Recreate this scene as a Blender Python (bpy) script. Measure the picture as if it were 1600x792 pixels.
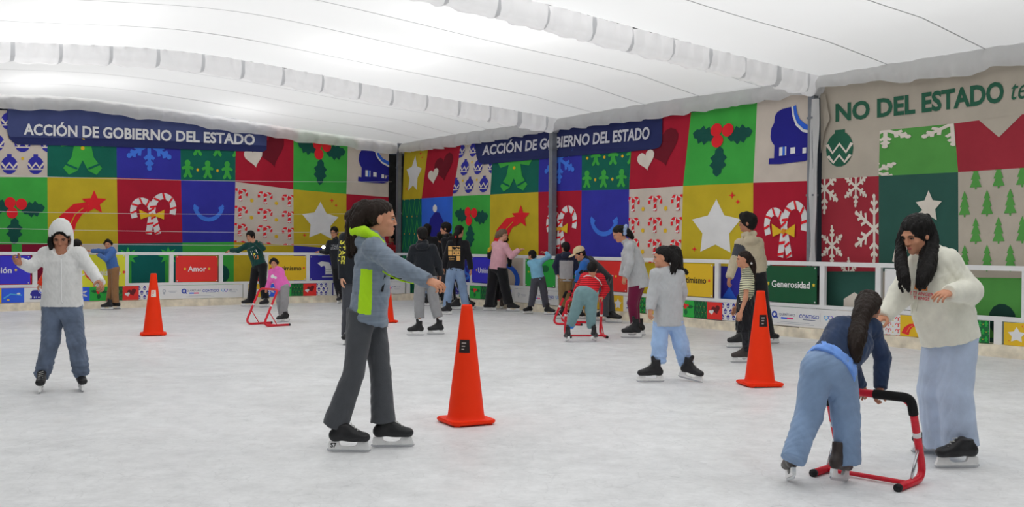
import bpy, bmesh, math, random
import numpy as np
from mathutils import Vector, Matrix
from mathutils.bvhtree import BVHTree

for o in list(bpy.data.objects): bpy.data.objects.remove(o)
SC = bpy.context.scene
COL = SC.collection
random.seed(7); RNG = np.random.default_rng(7)

# ------------------------------------------------------------------ camera
F = 1580.0; CH = 1.4
SLOPE = .0082; H0 = 376.4
_a = math.atan(SLOPE); _p = -math.atan((396-(H0+SLOPE*800))/F)
cf = np.array([0, math.cos(_p), math.sin(_p)]); _U = np.array([0, -math.sin(_p), math.cos(_p)]); _X = np.array([1., 0, 0])
cr = math.cos(_a)*_X+math.sin(_a)*_U; cu = -math.sin(_a)*_X+math.cos(_a)*_U
EYE = np.array([0, 0, CH])
cam = bpy.data.objects.new('camera', bpy.data.cameras.new('camera')); COL.objects.link(cam)
cam.data.sensor_width = 36; cam.data.lens = 36*F/1600; cam.data.clip_end = 200
m = Matrix.Identity(4)
for i in range(3):
    m[i][0] = cr[i]; m[i][1] = cu[i]; m[i][2] = -cf[i]; m[i][3] = EYE[i]
cam.matrix_world = m
SC.camera = cam
# ------------------------------------------------------------------ view, world
SC.view_settings.view_transform = 'Standard'
try: SC.view_settings.look = 'None'
except Exception: pass
SC.view_settings.gamma = 1; SC.view_settings.use_curve_mapping = False
SC.view_settings.exposure = 0.0
w = bpy.data.worlds.new('night'); SC.world = w; w.use_nodes = True
w.node_tree.nodes['Background'].inputs[0].default_value = (.55, .65, .8, 1)
w.node_tree.nodes['Background'].inputs[1].default_value = .02
try:
    SC.cycles.use_denoising = True; SC.cycles.max_bounces = 8; SC.cycles.diffuse_bounces = 5
    SC.cycles.transmission_bounces = 6; SC.cycles.transparent_max_bounces = 8
    SC.cycles.sample_clamp_indirect = 6
except Exception: pass

def ray(px, py): return cf+(px-800)/F*cr-(py-396)/F*cu
def ground(px, py, z=0.):
    d = ray(px, py); return EYE+d*((z-CH)/d[2])
def atY(px, py, Y):
    d = ray(px, py); return EYE+d*(Y/d[1])
# rink frame: corner CO, DR along the right wall towards the viewer, DL along the left wall away to the left
CO = np.array([-2.4526, 25.5023, 0.]); DR = np.array([.5762, -.8173, 0.]); DL = np.array([-.8173, -.5762, 0.]); ZU = np.array([0, 0, 1.])
def W(s, t, z=0.): return CO+DR*s+DL*t+ZU*z
def onR(px, py, off):                       # point of the right wall's plane, off metres outside the kerb
    q = CO-DL*off; d = ray(px, py); return EYE+d*((DL@(q-EYE))/(DL@d))
def onL(px, py, off):
    q = CO-DR*off; d = ray(px, py); return EYE+d*((DR@(q-EYE))/(DR@d))
LOFF, ROFF = 1.4, .3

# ------------------------------------------------------------------ lamps above the tent's fabric; the broad ones are added fill light
def area(name, s, t, z, sx, sy, power, col=(1, 1, 1)):
    l = bpy.data.lights.new(name, 'AREA'); l.shape = 'RECTANGLE'; l.size = sx; l.size_y = sy; l.energy = power*LK; l.color = col
    o = bpy.data.objects.new(name, l); COL.objects.link(o)
    R = Matrix.Identity(4)
    for i in range(3):
        R[i][0] = DR[i]; R[i][1] = DL[i]*1; R[i][2] = (0, 0, 1)[i]
    o.matrix_world = Matrix.Translation(Vector(W(s, t, z))) @ R
    return o
LK = .150
area('roof_fill_light', 10, 7.5, 8.2, 26, 17, 15500, (1, .99, .97))
def spot_on_roof(px, py, power, size=.5, h=1.05, z=4.4):
    P = ground(px, py, z); q = P-CO; area('roof_lamp', q@DR, q@DL, z+h, size*2.0, size, power, (1, .99, .97))
spot_on_roof(110, 48, 95, 1.3); spot_on_roof(10, 62, 70, 1.0)
spot_on_roof(615, 98, 62, .7); spot_on_roof(540, 92, 30, .7)
spot_on_roof(385, 174, 62, .7); spot_on_roof(50, 142, 75, .8); spot_on_roof(170, 150, 30, .7)
spot_on_roof(790, 58, 62, .8); spot_on_roof(720, 40, 40, .9)
area('roof_fill_light', 21, 9, 8.2, 9, 14, 3600, (1, .99, .97))

# ------------------------------------------------------------------ materials
K = .62                                      # display value of a surface = albedo * K under this light, roughly
def lin(c):
    c = c/255.
    return c/12.92 if c <= .04045 else ((c+.055)/1.055)**2.4
def C(r, g, b, k=K): return tuple(min(.88, lin(x)/k) for x in (r, g, b))
_M = {}
def mat(name, col, rough=.6, spec=.3, metal=0., var=.0, vscale=6., bump=0., bscale=40., sheen=0., stretch=None, trans=0.):
    if name in _M: return _M[name]
    M = bpy.data.materials.new(name); M.use_nodes = True; nt = M.node_tree; b = nt.nodes['Principled BSDF']; N = nt.nodes.new; L = nt.links.new
    b.inputs['Base Color'].default_value = (*col, 1); b.inputs['Roughness'].default_value = rough
    b.inputs['Specular IOR Level'].default_value = spec; b.inputs['Metallic'].default_value = metal
    if sheen: b.inputs['Sheen Weight'].default_value = sheen; b.inputs['Sheen Roughness'].default_value = .5
    if var or bump:
        tc = N('ShaderNodeTexCoord'); mp = N('ShaderNodeMapping'); L(tc.outputs['Object'], mp.inputs[0])
        if stretch: mp.inputs['Scale'].default_value = stretch
    if var:
        n = N('ShaderNodeTexNoise'); n.inputs['Scale'].default_value = vscale; n.inputs['Detail'].default_value = 5; L(mp.outputs[0], n.inputs[0])
        r = N('ShaderNodeMapRange'); r.inputs[1].default_value = .3; r.inputs[2].default_value = .7; r.inputs[3].default_value = 1-var; r.inputs[4].default_value = 1+var
        L(n.outputs[0], r.inputs[0])
        mx = N('ShaderNodeMix'); mx.data_type = 'RGBA'; mx.blend_type = 'MULTIPLY'; mx.inputs[0].default_value = 1
        mx.inputs[6].default_value = (*col, 1); L(r.outputs[0], mx.inputs[7]); L(mx.outputs[2], b.inputs['Base Color'])
    if bump:
        n2 = N('ShaderNodeTexNoise'); n2.inputs['Scale'].default_value = bscale; n2.inputs['Detail'].default_value = 4; L(mp.outputs[0], n2.inputs[0])
        bp = N('ShaderNodeBump'); bp.inputs['Strength'].default_value = bump; bp.inputs['Distance'].default_value = .02; L(n2.outputs[0], bp.inputs['Height']); L(bp.outputs[0], b.inputs['Normal'])
    if trans:
        out = nt.nodes['Material Output']; tr = N('ShaderNodeBsdfTranslucent'); tr.inputs[0].default_value = (*col, 1)
        ms = N('ShaderNodeMixShader'); ms.inputs[0].default_value = trans; L(b.outputs[0], ms.inputs[1]); L(tr.outputs[0], ms.inputs[2]); L(ms.outputs[0], out.inputs[0])
    _M[name] = M
    return M

def stripes(name, c1, c2, period, frac=.5, axis=2, rough=.8, var=0):
    if name in _M: return _M[name]
    M = mat(name, c1, rough, .2); nt = M.node_tree; b = nt.nodes['Principled BSDF']; N = nt.nodes.new; L = nt.links.new
    tc = N('ShaderNodeTexCoord'); sp = N('ShaderNodeSeparateXYZ'); L(tc.outputs['Object'], sp.inputs[0])
    mu = N('ShaderNodeMath'); mu.operation = 'MULTIPLY'; mu.inputs[1].default_value = 1/period; L(sp.outputs[axis], mu.inputs[0])
    fr = N('ShaderNodeMath'); fr.operation = 'FRACT'; L(mu.outputs[0], fr.inputs[0])
    gt = N('ShaderNodeMath'); gt.operation = 'GREATER_THAN'; gt.inputs[1].default_value = frac; L(fr.outputs[0], gt.inputs[0])
    mx = N('ShaderNodeMix'); mx.data_type = 'RGBA'; mx.inputs[6].default_value = (*c1, 1); mx.inputs[7].default_value = (*c2, 1)
    L(gt.outputs[0], mx.inputs[0]); L(mx.outputs[2], b.inputs['Base Color'])
    return M

# ------------------------------------------------------------------ object helpers
def link(name, me, parent=None, loc=None):
    o = bpy.data.objects.new(name, me); COL.objects.link(o)
    if loc is not None: o.location = loc
    if parent is not None: o.parent = parent
    return o
def tag(o, label=None, cat=None, group=None, kind=None):
    if label: o['label'] = label
    if cat: o['category'] = cat
    if group: o['group'] = group
    if kind: o['kind'] = kind
    return o
def empty(name, loc, label=None, cat=None, group=None):
    o = bpy.data.objects.new(name, None); COL.objects.link(o); o.location = loc; o.empty_display_size = .1
    return tag(o, label, cat, group)
class MB:
    """collects shapes with material slots and links them as one mesh"""
    def __init__(s): s.v = []; s.f = []; s.m = []; s.mats = []; s.smooth = []
    def slot(s, m):
        if m not in s.mats: s.mats.append(m)
        return s.mats.index(m)
    def add(s, vs, fs, m, smooth=False):
        k = len(s.v); i = s.slot(m)
        s.v += [tuple(map(float, v)) for v in vs]
        for f in fs: s.f.append(tuple(a+k for a in f)); s.m.append(i); s.smooth.append(smooth)
    def box(s, o, ex, ey, ez, m):            # corner o and three edge vectors
        o, ex, ey, ez = map(np.asarray, (o, ex, ey, ez))
        vs = [o, o+ex, o+ex+ey, o+ey, o+ez, o+ex+ez, o+ex+ey+ez, o+ey+ez]
        fs = [(0, 3, 2, 1), (4, 5, 6, 7), (0, 1, 5, 4), (1, 2, 6, 5), (2, 3, 7, 6), (3, 0, 4, 7)]
        if np.dot(np.cross(ex, ey), ez) < 0: fs = [f[::-1] for f in fs]
        s.add(vs, fs, m)
    def tube(s, pts, r, m, n=10, caps=True, smooth=True):
        pts = [np.asarray(p, float) for p in pts]; rr = r if hasattr(r, '__len__') else [r]*len(pts)
        vs = []; fs = []; prev = None
        for i, p in enumerate(pts):
            d = pts[min(i+1, len(pts)-1)]-pts[max(i-1, 0)]; d = d/(np.linalg.norm(d)+1e-9)
            a = prev if prev is not None else (np.array([0, 0, 1.]) if abs(d[2]) < .9 else np.array([1., 0, 0]))
            e1 = a-d*(a@d); e1 /= np.linalg.norm(e1)+1e-9; e2 = np.cross(d, e1); prev = e1
            for k in range(n):
                t = 2*math.pi*k/n; vs.append(p+rr[i]*(math.cos(t)*e1+math.sin(t)*e2))
        for i in range(len(pts)-1):
            for k in range(n):
                fs.append((i*n+k, i*n+(k+1) % n, (i+1)*n+(k+1) % n, (i+1)*n+k))
        if caps: fs.append(tuple(range(n))[::-1]); fs.append(tuple((len(pts)-1)*n+k for k in range(n)))
        s.add(vs, fs, m, smooth)
    def build(s, name, parent=None, origin=None, loc=None):
        v = np.array(s.v)
        if origin is not None: v = v-np.asarray(origin)
        me = bpy.data.meshes.new(name); me.from_pydata(v.tolist(), [], s.f)
        for mm in s.mats: me.materials.append(mm)
        me.polygons.foreach_set('material_index', s.m); me.polygons.foreach_set('use_smooth', s.smooth); me.update()
        return link(name, me, parent, loc)
def curve_pts(pts, n=8):                     # Catmull-Rom through the points
    P = [np.asarray(p, float) for p in pts]; P = [2*P[0]-P[1]]+P+[2*P[-1]-P[-2]]; out = []
    for i in range(1, len(P)-2):
        for k in range(n):
            t = k/n; a, b, c, d = P[i-1:i+3]
            out.append(.5*(2*b+(c-a)*t+(2*a-5*b+4*c-d)*t*t+(3*b-a-3*c+d)*t**3))
    out.append(P[-2]); return out
def round_path(pts, rad, n=6):               # polyline with rounded corners
    P = [np.asarray(p, float) for p in pts]; out = [P[0]]
    for i in range(1, len(P)-1):
        r = rad[i-1] if hasattr(rad, '__len__') else rad
        u1 = P[i-1]-P[i]; u2 = P[i+1]-P[i]; l1 = np.linalg.norm(u1); l2 = np.linalg.norm(u2); r1 = min(r, l1*.48, l2*.48)
        a = P[i]+u1/l1*r1; b = P[i]+u2/l2*r1
        for k in range(n+1):
            t = k/n; out.append((1-t)**2*a+2*t*(1-t)*P[i]+t*t*b)
    out.append(P[-1]); return out

_TX = {}
def text2d(body, bold=.0, shear=0.):
    """2-D triangles of a word, cap height 1, starting at x=0: (verts Nx2, faces, width)"""
    key = (body, bold, shear)
    if key in _TX: return _TX[key]
    cu_ = bpy.data.curves.new('lettering', 'FONT'); cu_.body = body; cu_.size = 1; cu_.offset = bold; cu_.resolution_u = 3; cu_.shear = shear
    o = bpy.data.objects.new('lettering', cu_); COL.objects.link(o)
    dg = bpy.context.evaluated_depsgraph_get(); me = o.evaluated_get(dg).to_mesh()
    v = np.array([(x.co.x, x.co.y) for x in me.vertices]); f = [tuple(p.vertices) for p in me.polygons]
    o.evaluated_get(dg).to_mesh_clear(); bpy.data.objects.remove(o); bpy.data.curves.remove(cu_)
    v = v-np.array([v[:, 0].min(), 0]); v = v/.70; _TX[key] = (v, f, v[:, 0].max())
    return _TX[key]
def tri(poly):                               # triangulate a 2-D polygon
    from mathutils.geometry import tessellate_polygon
    return tessellate_polygon([[Vector((p[0], p[1], 0)) for p in poly]])
# ------------------------------------------------------------------ the ice
def ice():
    M = bpy.data.materials.new('ice'); M.use_nodes = True; nt = M.node_tree; b = nt.nodes['Principled BSDF']; N = nt.nodes.new; L = nt.links.new
    tc = N('ShaderNodeTexCoord')
    def noise(scale, sc=(1, 1, 1), rot=0, detail=5, rough=.55, dist=0):
        mp = N('ShaderNodeMapping'); mp.inputs['Scale'].default_value = sc; mp.inputs['Rotation'].default_value = (0, 0, rot); L(tc.outputs['Object'], mp.inputs[0])
        n = N('ShaderNodeTexNoise'); n.inputs['Scale'].default_value = scale; n.inputs['Detail'].default_value = detail; n.inputs['Roughness'].default_value = rough; n.inputs['Distortion'].default_value = dist
        L(mp.outputs[0], n.inputs[0]); return n.outputs[0]
    def rng(x, a, b_, c, d):
        r = N('ShaderNodeMapRange'); r.inputs[1].default_value = a; r.inputs[2].default_value = b_; r.inputs[3].default_value = c; r.inputs[4].default_value = d; L(x, r.inputs[0]); return r.outputs[0]
    def op(o, x, y):
        q = N('ShaderNodeMath'); q.operation = o
        for i, v in enumerate((x, y)):
            if isinstance(v, float): q.inputs[i].default_value = v
            else: L(v, q.inputs[i])
        return q.outputs[0]
    patch = rng(noise(.8, dist=.6), .32, .68, -.05, .06)
    mott = rng(noise(5, detail=8, rough=.7), .3, .7, -.085, .085)
    fine = rng(noise(26, detail=6, rough=.75), .3, .7, -.05, .05)
    sc = None
    for rot, s in ((.2, 5.), (1.1, 6.), (2.0, 4.), (2.7, 7.)):
        k = rng(noise(s, (1, 16, 1), rot, 6, .75, 1.6), .55, .72, 0., 1.)
        sc = k if sc is None else op('MAXIMUM', sc, k)
    # skate cuts: rings of a warped distance pattern
    vo = N('ShaderNodeTexVoronoi'); vo.feature = 'DISTANCE_TO_EDGE'; vo.inputs['Scale'].default_value = 5.5
    mp = N('ShaderNodeMapping'); L(tc.outputs['Object'], mp.inputs[0]); nz = N('ShaderNodeTexNoise'); nz.inputs['Scale'].default_value = 2.4; L(mp.outputs[0], nz.inputs[0])
    mxv = N('ShaderNodeMix'); mxv.data_type = 'VECTOR'; mxv.inputs[0].default_value = .45; L(mp.outputs[0], mxv.inputs[4]); L(nz.outputs[1], mxv.inputs[5]); L(mxv.outputs[1], vo.inputs['Vector'])
    cut = rng(vo.outputs[0], .0, .02, 1., 0.)
    val = op('ADD', op('ADD', op('ADD', patch, mott), fine), .80)
    val = op('ADD', val, op('MULTIPLY', sc, .10)); val = op('SUBTRACT', val, op('MULTIPLY', cut, .075))
    cm = N('ShaderNodeCombineColor'); L(op('MULTIPLY', val, .985), cm.inputs[0]); L(op('MULTIPLY', val, .993), cm.inputs[1]); L(val, cm.inputs[2]); L(cm.outputs[0], b.inputs['Base Color'])
    L(rng(noise(2.2, detail=6), .3, .7, .38, .62), b.inputs['Roughness']); b.inputs['Specular IOR Level'].default_value = .35
    bp = N('ShaderNodeBump'); bp.inputs['Strength'].default_value = .35; bp.inputs['Distance'].default_value = .01
    L(op('ADD', op('SUBTRACT', mott, op('MULTIPLY', cut, .1)), op('MULTIPLY', sc, .06)), bp.inputs['Height']); L(bp.outputs[0], b.inputs['Normal'])
    mb = MB(); mb.add([W(-.02, -.02), W(32, -.02), W(32, 24), W(-.02, 24)], [(0, 3, 2, 1)], M)
    tag(mb.build('floor'), kind='structure')
ice()
# ground outside the kerb
g = MB(); gm = mat('outside_ground', (.06, .06, .055), .9, var=.3)
g.add([W(-30, -30, -.03), W(40, -30, -.03), W(40, 30, -.03), W(-30, 30, -.03)], [(0, 3, 2, 1)], gm)
tag(g.build('outside_ground'), kind='structure')

# ------------------------------------------------------------------ tent roof
RT = [(-6, 3.8), (-.6, 4.0), (.9, 4.09), (3.5, 4.25), (5, 4.37), (6.5, 4.47), (7.6, 4.53), (8.8, 4.47), (10.25, 4.33), (12.5, 4.2), (16.5, 3.95)]
def roof_z(t): return float(np.interp(t, [a for a, b in RT], [b for a, b in RT]))
_tt = np.linspace(-1, 17, 181); _zz = np.array([roof_z(t) for t in _tt]); _zz = np.convolve(np.pad(_zz, 8, 'edge'), np.ones(17)/17, 'valid')
def roof_z(t): return float(np.interp(t, _tt, _zz))
BEAMS = [-1.3, 5.43, 12.07, 18.7, 25.35]
fabric = mat('white_tent_fabric', (.84, .85, .86), .5, .25, var=.015, vscale=1.2, trans=.55)
seam_m = mat('fabric_seam', (.55, .56, .58), .7)
def roof():
    mb = MB(); ns = 26; ts = np.linspace(-.35, 15.6, 81)
    for b0, b1 in zip(BEAMS[:-1], BEAMS[1:]):
        ss = np.linspace(b0+.14, b1-.14, ns); vs = []
        for s in ss:
            q = (s-b0-.14)/(b1-b0-.28)
            for t in ts:
                edge = min(1, (t+.35)/1.6); vs.append(W(s, t, roof_z(t)+.02+.16*max(0, math.sin(math.pi*q))**.8*edge+.008*math.sin(s*9+t*1.3)))
        n = len(ts)
        mb.add(vs, [(i*n+j, i*n+j+1, (i+1)*n+j+1, (i+1)*n+j) for i in range(ns-1) for j in range(n-1)], fabric, True)
    tag(mb.build('ceiling'), kind='structure')
    # welded seams of the roof panels
    mb = MB()
    for b0, b1 in zip(BEAMS[:-1], BEAMS[1:]):
        for q in (.2, .42, .63, .84):
            s = b0+q*(b1-b0); vs = []
            for t in ts:
                edge = min(1, (t+.35)/1.6); z = roof_z(t)+.02+.16*max(0, math.sin(math.pi*q))**.8*edge+.008*math.sin(s*9+t*1.3)-.006
                vs += [W(s-.011, t, z), W(s+.011, t, z)]
            mb.add(vs, [(2*i, 2*i+1, 2*i+3, 2*i+2) for i in range(len(ts)-1)], seam_m)
    tag(mb.build('trim_1'), kind='structure')
roof()
# fabric sleeves around the tent's cross beams: puckered, crease shade painted grey at each pinch
sleeve_m = mat('white_plastic_sleeve', (.93, .93, .94), .2, .5, bump=.2, bscale=9, trans=.62)
crease_g = mat('grey_crease_shade', (.66, .67, .69), .5, .3, trans=.3)
def sleeve(idx, s0, t0, t1, drop=.29, half=.13):
    mb = MB(); n = 260; ts = np.linspace(t0, t1, n); vs = []; prof = [(-1, 0), (-1.08, -.35), (-1.0, -.75), (-.55, -1), (0, -1.04), (.55, -1), (1.0, -.75), (1.08, -.35), (1, 0)]
    for t in ts:
        ph = (t % .72)/.72; puck = 1-.20*math.exp(-(min(ph, 1-ph)/.05)**2)+.05*math.sin(math.pi*ph)
        for a, c in prof:
            r = .018*math.sin(t*23+a*3)+.012*math.sin(t*41-c*5)
            vs.append(W(s0+a*half*puck+r, t, roof_z(t)+.03+c*drop*(puck*.5+.5)+.012*math.sin(t*17)*(c < -.9)))
    k = len(prof)
    mb.add(vs, [(i*k+j, i*k+j+1, (i+1)*k+j+1, (i+1)*k+j) for i in range(n-1) for j in range(k-1)], sleeve_m, True)
    for q in range((n-1)*(k-1)):
        t = ts[q//(k-1)]; ph = (t % .72)/.72
        if min(ph, 1-ph) < .045: mb.m[q] = mb.slot(crease_g)
    tag(mb.build('trim_%d' % idx), kind='structure')
for i, s0 in enumerate(BEAMS[1:4]): sleeve(2+i, s0, -.35, 15.5)
# hanging valance along the two walls: pleated cloth strips
val_m = mat('white_valance_cloth', (.84, .84, .84), .7, .15, bump=.15, bscale=14, trans=.35)
def valance(idx, path, top, bot, amp=.045):
    """path(u)->(s,t) for u in metres, top(u), bot(u) heights, nrm(u) inward"""
    mb = MB(); n = 420; us = np.linspace(path[0], path[1], n); vs = []; rows = 7
    for u in us:
        ph = (u % .55)/.55
        for j in range(rows):
            q = j/(rows-1); z = top(u)*(1-q)+bot(u)*q
            off = amp*(.25+q)*(math.sin(u*11.4)+.5*math.sin(u*23+1))-.02*math.exp(-(min(ph, 1-ph)/.08)**2)+.10*math.sin(q*2.6)
            vs.append(path[2](u, off, z))
    mb.add(vs, [(i*rows+j, i*rows+j+1, (i+1)*rows+j+1, (i+1)*rows+j) for i in range(n-1) for j in range(rows-1)], val_m, True)
    tag(mb.build('trim_%d' % idx), kind='structure')
def swag(u, b=BEAMS):                         # the strip hangs lower midway and is drawn up at the posts
    for a, c in zip(b[:-1], b[1:]):
        if a <= u <= c: return math.sin(math.pi*(u-a)/(c-a))
    return 0
valance(5, (-1.45, 12.05, lambda u, o, z: W(u, -ROFF+.08+o, z)), lambda u: 4.05+.02*math.sin(u), lambda u: 3.80-.05*swag(u)-.008*math.sin(u*9)-.006*math.sin(u*15))
valance(6, (12.1, 26, lambda u, o, z: W(u, -ROFF+.12+o, z)), lambda u: 4.06+.01*math.sin(u), lambda u: 3.80+.05*math.sin((u-12)*2.2)-.10*max(0, min(1, (u-14)/2))-.02*math.sin(u*7))
valance(7, (-.4, 15.6, lambda u, o, z: W(-LOFF+.15+o, u, z)), lambda u: roof_z(u)+.04, lambda u: roof_z(u)-.27-.02*math.sin(u*3.1)-.012*math.sin(u*8))

# ------------------------------------------------------------------ tent posts
steel = mat('galvanised_steel', C(104, 107, 113), .5, .5, .15, var=.12, vscale=9)
whitep = mat('white_painted_steel', C(205, 205, 208), .45, .4, var=.04, vscale=8)
def post(s, t, w_, lab, wrap=False, z1=4.05):
    e = empty('tent_post', W(s, t), lab, 'post', 'tent posts along the rink')
    mb = MB(); mb.box(W(s-w_/2, t-w_/2, 0), DR*w_, DL*w_, ZU*z1, steel)
    mb.build('shaft', e, W(s, t))
    mb = MB(); mb.box(W(s-.14, t-.14, 0), DR*.28, DL*.28, ZU*.015, steel); mb.build('base_plate', e, W(s, t))
    for zz in (.9, 2.2, 3.4): mb = MB(); mb.box(W(s-w_/2-.012, t-w_/2-.012, zz), DR*(w_+.024), DL*(w_+.024), ZU*.03, steel); mb.build('clamp', e, W(s, t))
    if wrap:                                  # loose white cloth gathered down the side of the post
        mb = MB(); vs = []; n = 40
        for i in range(n):
            z = .3+i*(3.7-.3)/(n-1); fl = .13+.05*max(0, (z-2.9)/.8)
            for j in range(5): vs.append(W(s+w_*.05+j/4*fl+.012*math.sin(z*5+j), t+w_*.6+.02*math.sin(j*2.2+z*3), z))
        mb.add(vs, [(i*5+j, i*5+j+1, i*5+j+6, i*5+j+5) for i in range(n-1) for j in range(4)], val_m, True)
        mb.build('cloth_wrap', e, W(s, t))
post(-1.22, -.2, .10, 'grey steel tent post in the corner between the two patchwork banners')
post(5.43, -.2, .12, 'grey steel tent post crossing the candy cane square of the long banner')
post(12.07, -.2, .11, 'grey steel tent post with a strip of white cloth beside the big blue ice skate', True)

# ------------------------------------------------------------------ kerbs
conc = mat('worn_concrete', C(196, 186, 168), .85, .1, var=.22, vscale=5, bump=.3, bscale=18)
for i, (a, b, d1, d2) in enumerate(((0, 13, DL, DR), (0, 24, DR, DL))):
    mb = MB(); n = 60
    for k in range(n):
        x0 = a-.25*(i == 0)+(b-a)*k/n; mb.box(CO+d1*x0-d2*.28, d1*((b-a)/n), d2*(.28), ZU*(.155+.006*math.sin(k*1.7)), conc)
    tag(mb.build('trim_%d' % (8+i)), kind='structure')

# ------------------------------------------------------------------ printed artwork
PAL = dict(red=C(150, 28, 46), green=C(58, 148, 62), dgreen=C(22, 88, 74), teal=C(20, 92, 88), blue=C(48, 48, 140), mblue=C(48, 92, 190), lblue=C(60, 105, 200), yellow=C(172, 152, 40),
           beige=C(178, 168, 158), white=C(205, 205, 210), brightred=C(200, 36, 44), dred=C(98, 24, 36), navy=C(38, 44, 84), band=C(60, 68, 108), lgreen=C(60, 165, 70), gold=C(205, 160, 40), orange=C(205, 130, 40),
           dkblue=C(36, 36, 120), grey=C(150, 150, 150), tgreen=C(40, 84, 66), leaf=C(24, 72, 64), black=C(24, 22, 24), maroon=C(120, 24, 50), tbeige=C(156, 148, 136), tred=C(136, 42, 52), tdk=C(42, 76, 68), tlg=C(74, 132, 64), pale=C(190, 182, 172))
def pm(k): return mat('print_'+k, PAL[k], .75, .12, var=.07, vscale=2.2, bump=.6, bscale=2.6)
# brighter inks of the rigid boards
PALB = dict(red=C(196, 44, 40), green=C(40, 150, 60), dgreen=C(20, 74, 46), blue=C(50, 46, 172), mblue=C(44, 84, 200), yellow=C(232, 214, 50), amber=C(212, 160, 36), beige=C(214, 204, 196), white=C(232, 234, 238), logo=C(205, 210, 220), orn=C(214, 208, 196),
            dred=C(90, 28, 32), navy=C(44, 40, 130), gold=C(226, 170, 50), black=C(30, 26, 26), grey=C(150, 154, 162), lb=C(70, 150, 200), pink=C(205, 60, 110), purple=C(110, 80, 180), qblue=C(34, 60, 150), darkteal=C(22, 70, 60), leaf=C(24, 90, 50), ink=C(70, 74, 110), brightred=C(200, 40, 44), lgreen=C(60, 170, 60))
def bm_(k): return mat('ink_'+k, PALB[k], .45, .3, var=.02, vscale=4)

def circ(x, y, r, n=14, ry=None): return [(x+r*math.cos(2*math.pi*i/n), y+(ry or r)*math.sin(2*math.pi*i/n)) for i in range(n)]
def star(x, y, r, q=.45, n=5, rot=0): return [(x+(r if i % 2 == 0 else r*q)*math.sin(math.pi*i/n+rot), y+(r if i % 2 == 0 else r*q)*math.cos(math.pi*i/n+rot)) for i in range(2*n)]
def heart(x, y, r, rot=0):
    o = []
    for i in range(24):
        t = 2*math.pi*i/24; a = 16*math.sin(t)**3/17*r; b = (13*math.cos(t)-5*math.cos(2*t)-2*math.cos(3*t)-math.cos(4*t))/17*r
        o.append((x+a*math.cos(rot)-b*math.sin(rot), y+a*math.sin(rot)+b*math.cos(rot)))
    return o
def stroke(pts, w_):                          # ribbon polygon along a polyline
    L_, R_ = [], []
    for i, p in enumerate(pts):
        a = pts[max(0, i-1)]; b = pts[min(len(pts)-1, i+1)]; dx, dy = b[0]-a[0], b[1]-a[1]; l = math.hypot(dx, dy)+1e-9; ww = w_[i] if hasattr(w_, '__len__') else w_
        L_.append((p[0]-dy/l*ww/2, p[1]+dx/l*ww/2)); R_.append((p[0]+dy/l*ww/2, p[1]-dx/l*ww/2))
    return L_+R_[::-1]
def arc(x, y, r, a0, a1, n=14): return [(x+r*math.cos(math.radians(a0+(a1-a0)*i/n)), y+r*math.sin(math.radians(a0+(a1-a0)*i/n))) for i in range(n+1)]
def rect(x0, y0, x1, y1): return [(x0, y0), (x1, y0), (x1, y1), (x0, y1)]
# every motif: list of (polygon, ink, layer) in the unit square
def A_star(c='white'): return [(star(.5, .46, .36, .55), c, 1)]+[(star(.72, .86, .05, .3, 4), 'brightred', 1), (star(.80, .78, .035, .3, 4), 'brightred', 1), (star(.2, .2, .04, .3, 4), 'brightred', 1)]
def leafp(x, y, ang, l, w_):
    o = []; k = 9
    for sd in (1, -1):
        for i in range(k) if sd == 1 else range(k-1, -1, -1):
            u = i/(k-1); h = w_*math.sin(math.pi*min(.999, max(.001, u)))**.8*(1 if i % 2 else .62); o.append((x+l*u*math.cos(ang)-sd*h*math.sin(ang), y+l*u*math.sin(ang)+sd*h*math.cos(ang)))
    return o
def A_holly(lf='leaf', b='brightred', y=.1): return [(leafp(.42, .52+y, math.radians(165), .36, .13), lf, 1), (leafp(.60, .50+y, math.radians(8), .36, .13), lf, 1), (leafp(.50, .40+y, math.radians(-92), .40, .13), lf, 1),
    (circ(.43, .62+y, .085), b, 2), (circ(.60, .60+y, .085), b, 2), (circ(.46, .47+y, .085), b, 2)]
def A_shoot(c='brightred'): return [(star(.66, .62, .19, .45), c, 2), (stroke([(.58, .58), (.42, .52), (.28, .36), (.2, .1)], [.11, .2, .26, .30]), c, 1), (stroke([(.5, .54), (.38, .44), (.27, .2)], .012), 'yellow', 2)]
def cane(x, y, h, w_, flip, c1, c2, rot=0, n=16):
    r = h*.2; pts = [(0, 0), (0, h*.28), (0, h*.55)]+[(r-r*math.cos(math.pi*i/10), h*.55+r*1.2*math.sin(math.pi*i/10)) for i in range(1, 11)]+[(2*r, h*.46)]
    def tr(p):
        px, py = (p[0]*flip, p[1]); return (x+px*math.cos(rot)-py*math.sin(rot), y+px*math.sin(rot)+py*math.cos(rot))
    P = [tr(p) for p in pts]; out = [(stroke(P, w_), c1, 1)]; cum = [0]
    for a, b in zip(P[:-1], P[1:]): cum.append(cum[-1]+math.hypot(b[0]-a[0], b[1]-a[1]))
    xs = np.linspace(0, cum[-1], n+1); PX = np.interp(xs, cum, [p[0] for p in P]); PY = np.interp(xs, cum, [p[1] for p in P])
    for i in range(0, n, 2):
        a, b = (PX[i], PY[i]), (PX[i+1], PY[i+1]); dx, dy = b[0]-a[0], b[1]-a[1]; l = math.hypot(dx, dy)+1e-9; nx, ny = -dy/l*w_*.5, dx/l*w_*.5; sx, sy = dx*.5, dy*.5
        out.append(([(a[0]+nx, a[1]+ny), (b[0]+nx-sx, b[1]+ny-sy), (b[0]-nx, b[1]-ny), (a[0]-nx+sx, a[1]-ny+sy)], c2, 2))
    return out
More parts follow.
